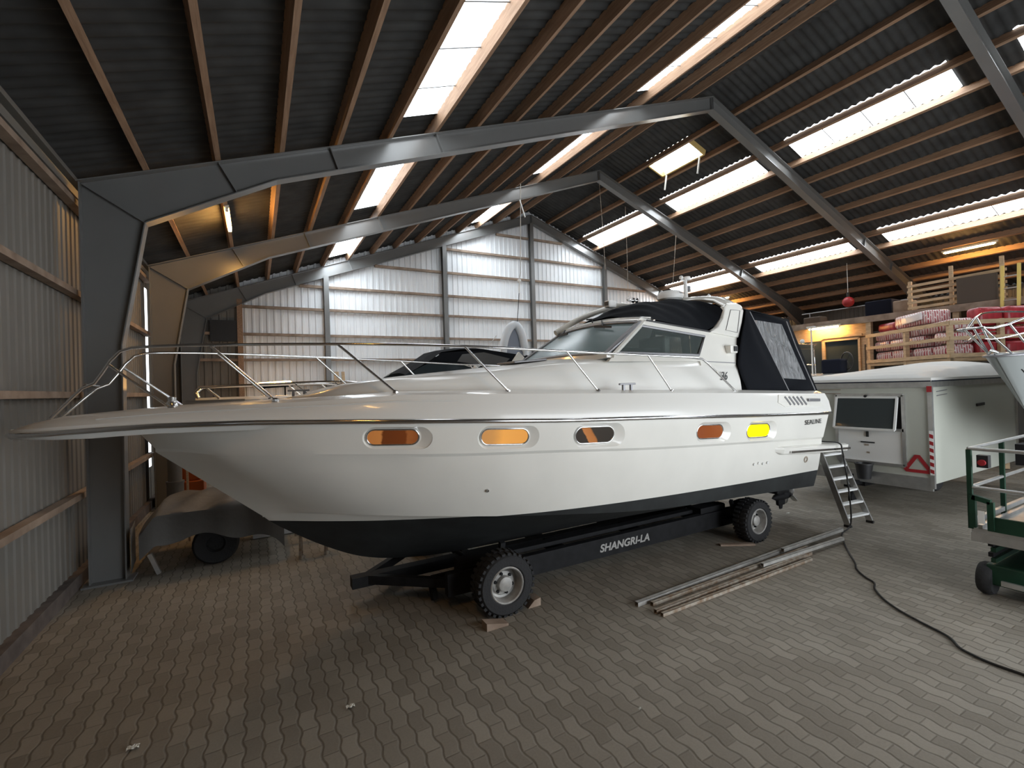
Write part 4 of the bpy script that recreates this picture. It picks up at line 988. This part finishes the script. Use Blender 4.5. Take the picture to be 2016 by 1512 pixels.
tb = MB().box((7.3, 1.5, .80), (.7, .34, .13)); tag(tb.build('tool_case', 'black', bevel=.02), 'black flat case lying on the scissor lift platform', 'case')

# scraps on the floor
def scrap(x, y, L, label, name='paper_scrap'):
    p = G(x, y, .006); o = MB(); o.grid(lambda u, v: p+V((L*(u-.5), L*.6*(v-.5), .004+.012*math.sin(6*u+4*v)**2)), 5, 4); tag(o.build(name, 'rag'), label, 'litter')
scrap(262, 1473, .07, 'white crumpled scrap on the dark paving in the near corner')
scrap(690, 1392, .06, 'pale twig like scrap on the paving in front of the yacht')
scrap(1260, 1397, .02, 'tiny white fleck on the open paving, alone')
scrap(1506, 1137, .05, 'small white scrap on the paving beside the pole bundle')
scrap(1703, 1003, .12, 'white strip of litter on the paving behind the step ladder')
scrap(1552, 1011, .06, 'white scrap on the paving beneath the yacht propellers')
# ------------------------------------------------------------------ lamps
a, b = onroof(447, 408), onroof(456, 450)
lamp((-.37, 9.75, 5.77), (-.37, 10.95, 5.77), 'glowing warm tube lamp under the roof behind the bow steel frame')
za = zroof(19.7)-.04
lamp((19.7, 5.25, za), (19.7, 6.45, za), 'glowing warm tube lamp under the roof above the slatted loft fence')
lamp((19.7, 14.3, za), (19.7, 15.5, za), 'glowing warm tube lamp under the roof behind the radar arch of the yacht')
lamp((17.012, 8.32, 4.09), (17.012, 9.27, 4.09), 'glowing tube lamp on the pine wall above the workshop window')
lamp((.05, 14.0, 2.62), (.85, 14.0, 2.66), 'glowing warm tube lamp low behind the bow rail of the parked boat', drop=V((0, 0, .05)), tube='tube_dim')
lw = MB()
lw.bar((.2, 14.06, 2.56), (.2, 14.06, .0), .04, .04).bar((.7, 14.06, 2.58), (.7, 14.06, .0), .04, .04).bar((.0, 14.06, 2.565), (.9, 14.06, 2.605), .05, .05)
tag(lw.build('lamp_stand', 'steelblack'), 'plain stand holding the low tube lamp behind the bow rails', 'stand')

lamp((-.37, .6, 5.77), (-.37, 1.8, 5.77), 'added unseen warm tube lamp on the same purlin, over the photographer', tube='tube_mid')  # added lamp out of view, warms the bow and the near floor

# ------------------------------------------------------------------ ropes and chains
for (p, q, m, r, l) in (((10.46, 12.40, 9.25), (10.62, 12.42, 6.3), 'rust', .008, 'thin chain hanging from the ridge of the second steel frame'),
                        ((14.1, 12.4, 7.9), (13.75, 12.4, 5.4), 'rust', .010, 'thin rope hanging from the roof behind the radar dome'),
                        ((11.6, 12.4, 8.6), (11.6, 12.4, 5.4), 'rust', .008, 'short thin cord hanging over the cabin roof of the yacht')):
    tag(MB().tube([p, V(p).lerp(V(q), .5)+V((.01, 0, 0)), q], r, 6).build('hanging_rope', m, smooth=60), l, 'rope', 'ropes hanging from the roof')
hr = thing('hoist_rope', 'white rope with a shackle holding the upright dinghy from the roof', 'rope', (7.0, 12, 7.7))
MB().tube([(7.10, 12, zroof(7.1)-.02), (7.0, 12, 5.75), (6.94, 12, 5.55)], .012, 6).build('line', 'rope', hr, smooth=60)
MB().ball((6.95, 12, 5.52), .06).tube([(6.95, 12, 5.46), (6.93, 12, 5.15)], .02, 6).build('shackle', 'white', hr, smooth=60)
MB().tube([(6.93, 12, 5.15), (6.84, 12, 4.30)], .010, 6).build('strop', 'navy', hr)
MB().bar((7.05, 12.0, 7.95), (7.22, 12.0, 7.45), .035, .03).build('pull_handle', 'white', hr)

# ------------------------------------------------------------------ dinghy hung upright
dg_ = thing('dinghy', 'pale grey inflatable dinghy hung upright by the end wall', 'dinghy', (6.65, 12, 2.3))
U = smoothcurve([(6.22, 11.95, 2.2), (6.24, 11.95, 3.0), (6.36, 11.95, 3.72), (6.56, 11.97, 4.10), (6.74, 11.98, 4.20), (6.88, 11.97, 4.08), (7.00, 11.95, 3.72), (7.06, 11.95, 3.0), (7.04, 11.95, 2.2)], 40)
MB().tube(U, [.13]*12+[.12]*17+[.07]*12, 12).build('tube', 'dinghy', dg_, smooth=60)
fl_ = MB(); fl_.add([V((p.x, 12.0, p.z)) for p in U], [tuple(range(len(U)))]); fl_.build('floor_panel', 'dinghyfloor', dg_)
MB().ball((6.72, 11.97, 4.20), .10, sc=(1.2, 1, .8)).build('bow_patch', 'dinghyfloor', dg_, smooth=60)

# ------------------------------------------------------------------ second boat behind, bow to the dark wall, black hood
b2 = thing('cabin_cruiser', 'smaller white boat with a black hood parked behind the yacht foredeck', 'boat', (3, 10.6, .4))
Y2 = 10.6
h2 = lerp([-1.0, -.8, -.3, .5, 1.5, 3, 5, 7], [.02, .25, .6, .95, 1.15, 1.25, 1.25, 1.2])
rings = []
for x in (-1.0, -.8, -.4, .1, .7, 1.5, 2.5, 4, 5.5, 7):
    b = h2(x); t = (x+1)/8; zs = 2.30; r = [(b, zs), (b*.97, zs-.25), (b*.8, 1.3-.3*t+max(0, .5-x)*.3), (0, max(.45, 1.9-1.2*min(1, (x+1)/1.8)))]
    rings.append([V((x, Y2-l, z)) for l, z in r]+[V((x, Y2+l, z)) for l, z in r[::-1][1:]]+[V((x, Y2+b*.5, zs+.06)), V((x, Y2-b*.5, zs+.06))])
MB().loft(rings, True).build('hull', 'gel', b2, smooth=45)
for sg in (1, -1):
    P = [(-.95, Y2-.12*sg, 2.36), (-.99, Y2-.2*sg, 2.46), (-.9, Y2-.3*sg, 2.55), (.2, Y2-.75*sg, 2.58), (1.4, Y2-1.05*sg, 2.59), (2.2, Y2-1.15*sg, 2.5)]
    MB().tube(smoothcurve(P, 24), .022, 8).build('bow_rail', 'chrome', b2, smooth=60)
    for x in (-.6, 0.2, .9, 1.6): MB().tube([(x-.25, Y2-(h2(x-.25)-.08)*sg, 2.575), (x, Y2-(h2(x)-.06)*sg, 2.33)], .014, 6).build('stanchion', 'chrome', b2, smooth=60)
rings = []
for x, w, z in ((1.0, .25, 2.36), (1.8, .6, 2.52), (2.6, .9, 2.66), (3.4, 1.0, 2.74), (5.6, 1.05, 2.74)):
    rings.append([V((x, Y2-w, 2.3)), V((x, Y2-w+.08, z-.05)), V((x, Y2, z)), V((x, Y2+w-.08, z-.05)), V((x, Y2+w, 2.3))])
MB().loft(rings, True).build('coachroof', 'deckwhite', b2, smooth=50)
# hood: raked dark screen, cloth top, tinted side panes, white arch leg
def hd(x, z, sg, o=0): return V((x, Y2-sg*(1.0-(z-2.7)*.35)-sg*o, z))
SC = {1: 1, -1: -1}
for sg in (1, -1):
    MB().quad(hd(2.75, 2.70, sg), hd(3.42, 3.02, sg), hd(4.2, 2.98, sg), hd(4.9, 2.82, sg), hd(4.6, 2.68, sg)).build('tinted_screen', 'darkglass', b2)
    hs = MB(); hs.quad(hd(3.30, 2.98, sg), hd(3.62, 3.18, sg), hd(4.62, 3.26, sg), hd(5.5, 3.14, sg), hd(5.15, 2.74, sg), hd(4.9, 2.80, sg)); hs.build('hood_side', 'canvas', b2)
    hp = MB(); hp.quad(hd(3.95, 2.98, sg, .008), hd(4.1, 3.15, sg, .008), hd(4.65, 3.2, sg, .008), hd(5.30, 3.05, sg, .008), hd(5.0, 2.84, sg, .008)); hp.build('hood_pane', mat('smoky_vinyl', (.10, .10, .10), .15) if sg == 1 else M['darkglass'], b2)
    MB().bar(hd(5.22, 2.72, sg, .02), hd(5.62, 3.14, sg, .02), .20, .06, (0, -1, 0)).build('arch_leg', 'gel', b2)
    MB().quad(hd(5.55, 2.72, sg, .015), hd(5.75, 3.14, sg, .015), hd(6.45, 3.0, sg, .015), hd(6.2, 2.76, sg, .015), hd(5.9, 2.86, sg, .015)).build('aft_hood', 'canvas', b2)
tt = MB()
top2 = [(2.75, 2.70), (3.35, 3.02), (3.62, 3.2), (4.1, 3.27), (4.62, 3.28), (5.5, 3.16), (6.3, 3.02)]
for (xa, za_), (xb, zb_) in zip(top2, top2[1:]):
    def q_(x, z, s): return V((x, Y2+s*(1.0-(z-2.7)*.35), z+(.06 if abs(s) < .9 else 0)))
    tt.quad(q_(xa, za_, -1), q_(xb, zb_, -1), q_(xb, zb_, -.5), q_(xa, za_, -.5)); tt.quad(q_(xa, za_, -.5), q_(xb, zb_, -.5), q_(xb, zb_, .5), q_(xa, za_, .5)); tt.quad(q_(xa, za_, .5), q_(xb, zb_, .5), q_(xb, zb_, 1), q_(xa, za_, 1))
tt.build('hood_top', 'canvas', b2)
MB().bar((4.0, Y2-.98, 2.93), (4.45, Y2-.95, 2.80), .02, .015).bar((4.3, Y2-1.0, 2.8), (4.55, Y2-.98, 2.92), .02, .02).ball((4.35, Y2-1.0, 2.83), .06).build('spotlight', 'white', b2, smooth=60)
MB().tube([(5.15, Y2+.4, 3.2), (5.62, Y2+.4, 3.75)], .010, 6).build('whip_aerial', 'white', b2)
MB().tube([(5.62, Y2+.3, 3.2), (5.70, Y2+.3, 3.36), (5.72, Y2+.3, 3.42)], .02, 6).build('mast_stub', 'white', b2)
for x in (0.6, 3, 5.5): MB().bar((x, Y2-.5, .0), (x, Y2-.5, 1.1), .1, .1).bar((x, Y2+.5, .0), (x, Y2+.5, 1.1), .1, .1).bar((x, Y2-.7, .45), (x, Y2+.7, .45), .1, .1).build('cradle', 'steelblack', b2)

# ------------------------------------------------------------------ things by the end wall
tag(MB().box((-.82, 16.955, 4.40), (.72, .03, .66)).build('dark_board', 'darkboard'), 'charcoal board high on the end wall in the dark corner', 'board')
tag(MB().bar((2.50, 16.5, .02), (2.42, 16.84, 3.08), .16, .05, (0, -1, 0)).build('leaning_plank', 'pine'), 'pale plank leaning at the foot of the end wall post', 'plank')
tag(MB().bar((2.72, 16.5, .02), (2.64, 16.84, 3.08), .10, .05, (0, -1, 0)).build('leaning_plank', 'pine'), 'narrow pale plank leaning just beside the wider plank at the end wall', 'plank')

# ------------------------------------------------------------------ low trailer with grey tarpaulin below the bow
ut = thing('utility_trailer', 'low dark utility trailer under a grey tarpaulin below the yacht bow', 'trailer', (-.5, 8.5, 0))
MB().box((-.62, 8.52, .58), (1.4, 1.10, .20)).build('box_body', 'steelblack', ut)
for y, s in ((7.96, -1), (9.04, 1)): MB().lathe([(.10, -.08), (.26, -.08), (.29, -.04), (.29, .04), (.26, .08), (.12, .08), (.10, .02), (0, .02)], (-.55, y, .29), (0, s, 0), 26).build('wheel', 'rubber', ut, smooth=40)
MB().bar((.1, 8.35, .45), (1.2, 8.3, .40), .07, .07).build('drawbar', 'steelblack', ut)
MB().bar((-1.3, 7.86, .30), (-1.2, 7.86, .02), .05, .05).build('tail_leg', 'alu', ut)
cth = MB()
def tarp(u, v):
    x = -1.40+1.72*u; t = v
    if t < .35: s = t/.35; y = 7.80-.02*math.sin(9*x); z = (.48-.12*u+.05*math.sin(7*x)*1.2)*(1-s)+s*(.83-.02*u)
    else: s = (t-.35)/.65; y = 7.80+1.45*s; z = .83+.07*math.sin(PI*s)+.03*math.sin(5*x+2*y)+.02*math.sin(11*x-4*y)
    e = max(0, (u-.72)/.28); z -= e*e*.30
    if u < .10: z -= (1-u/.10)*.25
    return V((x, y-.015*math.sin(13*x), z))
cth.grid(tarp, 44, 30); tag(cth.build('trailer_tarpaulin', 'tarp', smooth=60), 'creased grey tarpaulin draped over the low trailer below the bow', 'tarpaulin')
dr = MB(); dr.grid(lambda u, v: V((-1.54+.06*u, 8.36-.60*u+.02*math.sin(14*u), .12+.55*v)), 16, 4); tag(dr.build('hanging_cloth', 'tarp', smooth=60, solid=.006, fix=False), 'dark grey cloth hanging down the tail of the low trailer beside the steel column', 'cloth')
wp = thing('bollard_pipe', 'pale thick pipe standing behind the low tarpaulin trailer', 'pipe', (-1.22, 9.6, 0))
MB().lathe([(.12, 0), (.12, .95), (.13, .95), (.13, .99), (.10, .99), (.10, 1.55), (0, 1.55)], (-1.22, 9.6, 0), (0, 0, 1), 20).build('pipe', 'sheetL', wp, smooth=40)
tag(MB().bar((-1.02, 9.4, 0), (-1.03, 9.4, 1.3), .03, .03).build('thin_stake', 'pine'), 'thin pale stake standing beside the thick pale pipe', 'stake')
tag(MB().box((-1.955, 12.80, 1.0), (.03, .36, 2.0)).build('door_curtain', 'black'), 'dark rubber curtain at the wall below the bright door gap', 'curtain')
for (c, d, m, l, n) in (((-1.15, 11.3, .95), (.30, .4, .42), 'orange', 'upper orange crate glimpsed under the bow of the yacht', 'crate'), ((-1.15, 11.3, .50), (.42, .5, .48), 'orange', 'lower orange crate glimpsed under the bow, beneath the other crate', 'crate'), ((-1.15, 11.3, .13), (.5, .6, .26), 'cardboard', 'brown box at the foot of the orange crates', 'box')):
    tag(MB().box(c, d).build(n, m, bevel=.02), l, n, 'orange crates' if n == 'crate' else None)
nv = MB(); nv.grid(lambda u, v: V((-.80+1.2*u, 10.7+1.2*v, .0+(.60-.12*u)*math.sin(PI*v)**.4*min(1, u*9+.2)*min(1, (1-u)*9))), 24, 20); tag(nv.build('covered_engine', 'navy', smooth=60), 'low shape under navy cloth beside the orange crates', 'covered object')
ts = thing('trestle', 'low grey metal trestle standing under the forefoot of the yacht', 'trestle', (.68, 7.5, 0))
for x in (.5, .84):
    MB().bar((x, 7.4, .0), (x+.02, 7.5, .34), .035, .035).build('leg', 'rust', ts); MB().bar((x+.04, 7.6, .0), (x+.02, 7.5, .34), .035, .035).build('leg', 'rust', ts)
MB().bar((.44, 7.5, .35), (.92, 7.5, .35), .06, .05).build('top_bar', 'rust', ts)
tag(MB().box((.35, 8.9, .19), (.9, .10, .36)).build('pale_sheet', 'sheet'), 'pale sheet of board standing on the paving beyond the low trailer', 'board')

# ------------------------------------------------------------------ loft, workshop wall
lo = thing('loft', 'dark timber loft deck above the pine workshop wall', 'loft', (17, 9.5, 0))
MB().box((19.6, 9.35, 4.19), (5.0, 14.2, .07)).build('deck', 'wood', lo)
MB().box((17.07, 9.35, 4.16), (.04, 14.2, .20)).build('fascia', 'girt', lo)
for y in (2.5, 5.4, 7.52, 12, 16.3): MB().box((17.17, y, 2.06), (.14, .14, 4.12)).build('post', 'pine', lo)
ww = thing('workshop_front', 'yellow pine workshop front with dark windows under the loft', 'workshop', (17.3, 11, 0))
pw = MB(); 
MB().box((17.32, 12.0, 3.85), (.08, 8.8, .46)).build('header', 'pine', ww)
MB().box((17.32, 12.0, 1.2), (.08, 8.8, 2.4)).build('lower_cladding', 'pine', ww)
for y, w in ((7.72, .25), (8.97, .10), (10.2, .15), (13, 5.0)): MB().box((17.32, y, 3.0), (.08, w, 1.3)).build('stud', 'pine', ww)
f = MB()
for a, b in (((7.85, 3.60), (8.92, 3.60)), ((7.85, 2.42), (8.92, 2.42)), ((7.85, 2.42), (7.85, 3.60)), ((8.92, 2.42), (8.92, 3.60))): f.bar((17.25, *a), (17.25, *b), .06, .07, (1, 0, 0))
f.build('window_frame', 'pine', ww); MB().bar((17.22, 7.75, 3.71), (17.22, 9.0, 3.71), .06, .07).build('window_head', 'pine', ww)
MB().box((17.30, 8.4, 3.0), (.02, 1.1, 1.2)).build('pane', 'darkglass', ww)
MB().box((17.30, 9.6, 3.0), (.02, 1.15, 1.2)).build('pane', 'darkglass', ww)
MB().box((17.263, 7.60, 2.95), (.03, .22, .85)).build('notice_board', 'cardboard', ww)
# slatted fence on the loft edge
fe = thing('slatted_fence', 'pine slatted fence on the loft edge under the roof lamp', 'fence', (17.35, 5.5, 4.22))
for y, zt in ((6.5, 5.15), (5.55, 5.40), (4.52, 5.42)): MB().bar((17.35, y, 4.227), (17.35, y, zt), .08, .08).build('fence_post', 'pine', fe)
for i in range(5): z = 4.36+i*.165; MB().bar((17.29, 4.42, z+.03), (17.29, 6.55, z-.02), .03, .075).build('slat', 'pine', fe)
tag(MB().box((17.1, 4.95, 4.62), (.10, .80, .70)).build('fibreboard_panel', 'cardboard'), 'dark brown board leaning on the slatted loft fence', 'board')
# things stored on the loft
def lbox(c, d, m, l, n='storage_box'): c = (c[0], c[1], 4.226+d[2]/2); tag(MB().box(c, d).build(n, m, bevel=.03), l, n.replace('_', ' '))
lbox((18.3, 7.6, 4.52), (.7, .75, .6), 'navy', 'navy covered box on the loft behind the red packs')
lbox((17.9, 6.85, 4.46), (.5, .45, .45), 'girt', 'grey cushion like bundle on the loft beside the slatted fence', 'bundle')
lbox((18.6, 9.9, 4.42), (.5, .6, .40), 'cardboard', 'brown box on the loft above the workshop lamp')
lbox((18.2, 11.4, 4.50), (.55, .8, .55), 'pine', 'pale box on the loft behind the yacht canopy')
lbox((18.9, 13.6, 4.60), (.7, 1.0, .75), 'girt', 'beige carton on the loft behind the radar arch', 'carton')
lp = MB(); lp.tube([(19.35, 7.0, 4.9), (19.35, 10.8, 4.9)], .02, 6); 
for y in (7.2, 10.5): lp.tube([(19.35, y, 4.226), (19.35, y, 4.9)], .02, 6)
tag(lp.build('hand_rail', 'alugrey', smooth=60), 'grey tube rail on the loft below the red buoy', 'rail')
by = thing('buoy', 'round red buoy on the loft under the dark roof', 'buoy', (18.7, 9.05, 5.08)); MB().ball((19.2, 9.05, 5.10), .19, 18).build('ball', 'red', by, smooth=60); MB().tube([(19.2, 9.05, 5.28), (19.2, 9.05, 5.45)], .05, 8).build('eye', 'black', by); MB().tube([(19.2, 9.05, 5.4), (19.2, 9.05, zroof(19.2)-.0)], .01, 5).build('cord', 'rope', by)
la = thing('pole_ladder', 'bright yellow sided ladder standing beside the loft fence', 'ladder', (16.9, 4.3, 2.74))
for y in (4.42, 4.12): MB().bar((16.97, y+.06, 2.745), (17.0, y, 5.10), .06, .06).build('rail', mat('yellow_ladder_paint', (.72, .55, .16), .5) if y > 4.3 else bpy.data.materials['yellow_ladder_paint'], la)
for i in range(7): z = 2.95+i*.31; x = 16.94+.06*(z-2.745)/2.355; MB().tube([(x, 4.46, z), (x, 4.16, z)], .014, 6).build('rung', 'alu', la)

# ------------------------------------------------------------------ red insulation packs in a timber rack
pk = bpy.data.materials.new('red_printed_wrap'); pk.use_nodes = True
def _pk():
    nt = pk.node_tree; b = nt.nodes['Principled BSDF']; b.inputs['Roughness'].default_value = .35
    tc = nt.nodes.new('ShaderNodeTexCoord'); mp = nt.nodes.new('ShaderNodeMapping'); mp.inputs['Rotation'].default_value = (.35, .5, .6); mp.inputs['Scale'].default_value = (7, 7, 7)
    n = nt.nodes.new('ShaderNodeTexNoise'); n.inputs['Scale'].default_value = 5
    br = nt.nodes.new('ShaderNodeTexBrick'); br.inputs['Color1'].default_value = (.36, .02, .035, 1); br.inputs['Color2'].default_value = (.50, .24, .24, 1); br.inputs['Mortar'].default_value = (.70, .60, .58, 1)
    br.inputs['Scale'].default_value = 1; br.inputs['Mortar Size'].default_value = .09; br.inputs['Brick Width'].default_value = .9; br.inputs['Row Height'].default_value = .34; br.inputs['Mortar Smooth'].default_value = .3
    ad = nt.nodes.new('ShaderNodeVectorMath'); ad.operation = 'MULTIPLY_ADD'; ad.inputs[1].default_value = (.25, .25, .25)
    nt.links.new(tc.outputs['Object'], mp.inputs[0]); nt.links.new(tc.outputs['Object'], n.inputs['Vector']); nt.links.new(n.outputs['Color'], ad.inputs[0]); nt.links.new(mp.outputs[0], ad.inputs[2]); nt.links.new(ad.outputs[0], br.inputs['Vector']); nt.links.new(br.outputs[0], b.inputs['Base Color'])
    n2 = nt.nodes.new('ShaderNodeTexNoise'); n2.inputs['Scale'].default_value = 7; nt.links.new(tc.outputs['Object'], n2.inputs['Vector'])
    bp = nt.nodes.new('ShaderNodeBump'); bp.inputs['Strength'].default_value = .6; nt.links.new(n2.outputs[0], bp.inputs['Height']); nt.links.new(bp.outputs[0], b.inputs['Normal'])
_pk(); M['pack'] = pk
M['redpack'] = mat('red_film', (.36, .03, .04), .35, var=.35, vscale=9, bump=.5, bscale=8, stretch=(1, 1, .3))
M['film'] = mat('white_film', (.72, .66, .66), .3, bump=.6, bscale=8)
rk = thing('timber_rack', 'pale timber rail rack holding red packs behind the cream box trailer', 'rack', (15.5, 5.8, 0))
KA, KB = V((.6, .8, 0)), V((.8, -.6, 0)); K0 = V((15.0, 4.86, 0))
def kp(a, b, z): p = K0+KA*a+KB*b; return V((p.x, p.y, z))
KR = Matrix((KA, -KB, V((0, 0, 1)))).transposed()
for a, b in ((0, 0), (1.55, 0), (3.15, 0), (0, 1.1), (0, 2.4)): MB().bar(kp(a, b, .02), kp(a, b, 3.66), .10, .10, KA).build('post', 'pine', rk)
for z, h in ((2.80, .10), (3.22, .09), (3.60, .10)):
    MB().bar(kp(-.05, -.06, z), kp(3.25, -.06, z), .04, h).build('rail', 'pine', rk); MB().bar(kp(-.06, -.05, z), kp(-.06, 3.4, z), .04, h).build('rail', 'pine', rk)
MB().box(kp(1.6, .56, 2.70), (3.3, 1.2, .08), KR).build('deck', 'pine', rk); MB().box(kp(.6, 2.3, 2.70), (1.35, 2.4, .08), KR).build('deck', 'pine', rk)
def pack(a, b, z, da, db, dz, m, l, tilt=0, tw=0):
    mb = MB(); c = kp(a, b, z); Rm = KR @ Matrix.Rotation(tilt, 3, 'Y') @ Matrix.Rotation(tw, 3, 'Z')
    for (px, qx) in ((1, 1),): mb.box(V((0, 0, 0)), (da, db, dz))
    o = mb.build('insulation_pack', m); o.location = c; o.rotation_euler = Rm.to_euler()
    s = o.modifiers.new('b', 'BEVEL'); s.width = min(.09, min(da, db, dz)*.42); s.segments = 4
    for p in o.data.polygons: p.use_smooth = True
    tag(o, l, 'insulation pack', 'insulation packs in the timber rack'); return o
pack(.42, .345, 2.940, .70, .50, .28, 'pack', 'printed red pack at the bottom of the rack, next to the corner post', .03)
pack(1.15, .345, 2.920, .70, .50, .30, 'pack', 'printed red pack at the bottom of the rack, second from the corner post')
pack(1.95, .345, 2.920, .84, .50, .30, 'pack', 'printed red pack at the bottom of the rack, just past the middle post', -.04)
pack(2.75, .345, 2.920, .72, .50, .30, 'pack', 'printed red pack at the bottom of the rack, at its far end')
pack(.38, .345, 3.260, .66, .50, .28, 'pack', 'printed red pack in the middle layer of the rack, next to the corner post', -.08)
pack(1.40, .345, 3.250, .70, .50, .30, 'pack', 'printed red pack in the middle layer, beside the dark gap')
pack(2.10, .345, 3.250, .68, .50, .30, 'pack', 'printed red pack in the middle layer, past the middle post')
pack(2.82, .345, 3.250, .68, .50, .30, 'pack', 'printed red pack in the middle layer, at the far end')
pack(.62, .345, 3.570, 1.2, .50, .26, 'pack', 'long printed pack lying slanted on the top rail by the corner post', .05)
pack(1.75, .345, 3.550, .95, .50, .28, 'pack', 'printed pack in the top layer, past the middle post')
pack(2.68, .345, 3.550, .85, .50, .28, 'pack', 'printed pack in the top layer, at the far end')
pack(1.62, .45, 3.885, 1.30, .62, .36, 'pack', 'printed pack heaped highest on the rack, half under white film', .02)
pack(1.45, .10, 3.90, .75, .06, .20, 'film', 'sheet of white film hanging over the highest printed pack', .08)
pack(2.78, .5, 3.82, .80, .55, .26, 'redpack', 'small red pack heaped on the far end of the rack')
for i, b in enumerate((.65, 1.25, 1.85, 2.5)):
    pack(.29, b+.30, 2.945, .44, .58, .36, 'redpack', 'plain red pack at the bottom behind the side rails, %s from the corner post' % ORD[i])
    pack(.29, b+.30, 3.31, .44, .58, .34, 'redpack', 'plain red pack in the middle behind the side rails, %s from the corner post' % ORD[i])
    pack(.25, b+.30, 3.74, .40, .57, .46, 'redpack', 'plain red pack standing on top behind the side rails, %s from the corner post' % ORD[i], .0, .05)

# ------------------------------------------------------------------ small open boat with a wheel behind the stern
ob = thing('open_boat', 'small white open boat with a steering wheel between the yacht canopy and workshop', 'boat', (14.2, 7.4, .5))
rings = []
for y, w in ((6.4, .72), (6.6, .80), (7.5, .82), (8.6, .70), (9.4, .3)):
    rings.append([V((14.3-w, y, 2.42)), V((14.3-w*.8, y, 1.7)), V((14.3, y, 1.35)), V((14.3+w*.8, y, 1.7)), V((14.3+w, y, 2.42)), V((14.3, y, 2.48))])
MB().loft(rings, True).build('hull', 'gel', ob, smooth=40)
MB().tube([(13.52, 6.45, 2.36), (13.46, 7.5, 2.36), (13.6, 8.6, 2.36)], .035, 8).build('fender_strip', 'navy', ob, smooth=60)
st = MB(); cx = V((14.35, 6.85, 2.80)); ring = [cx+V((math.cos(2*PI*k/20)*.24*.5, math.cos(2*PI*k/20)*.24*.85, math.sin(2*PI*k/20)*.24)) for k in range(20)]
st.tube(ring, .018, 6, closed=True)
for k in (0, 7, 13): st.tube([cx, ring[k]], .012, 5)
st.build('steering_wheel', 'black', ob, smooth=60)
MB().box((14.2, 7.1, 2.66), (.42, .5, .40)).build('console', 'navy', ob, bevel=.05)
rl = MB()
for x in (13.85, 14.75):
    rl.tube(smoothcurve([(x, 7.9, 2.45), (x, 7.92, 3.25), (x, 7.85, 3.35)], 10), .018, 6)
rl.tube([(13.85, 7.85, 3.35), (14.75, 7.85, 3.35)], .018, 6).tube([(13.85, 7.9, 3.22), (14.75, 7.9, 3.22)], .014, 6).tube([(13.85, 7.9, 2.75), (14.75, 7.9, 2.75)], .014, 6)
rl.build('hoop_rail', 'chrome', ob, smooth=60)
ms = MB().tube([(13.95, 7.55, 2.45), (13.95, 7.55, 3.80)], .02, 8).build('aerial_pole', 'white', ob); MB().box((13.95, 7.55, 3.81), (.12, .20, .03)).build('aerial_bar', 'white', ms); MB().ball((13.85, 7.75, 3.42), .06).build('stern_lamp', 'white', ms)
for y in (6.8, 8.8): MB().bar((14.3, y, .02), (14.3, y, 1.5), .12, .12).build('prop', 'steelblack', ob)

# added area light outside the unseen door, brightens the hull from behind the camera
fill_light = bpy.data.lights.new('door_fill_light', 'AREA'); fill_light.shape = 'RECTANGLE'; fill_light.size = 9.4; fill_light.size_y = 4.6; fill_light.energy = 430; fill_light.color = (.92, .96, 1)
so_ = bpy.data.objects.new('door_fill_light', fill_light); COL.objects.link(so_); so_.location = (8.4, YF-.5, 2.35); so_.rotation_euler = (PI/2, 0, 0)
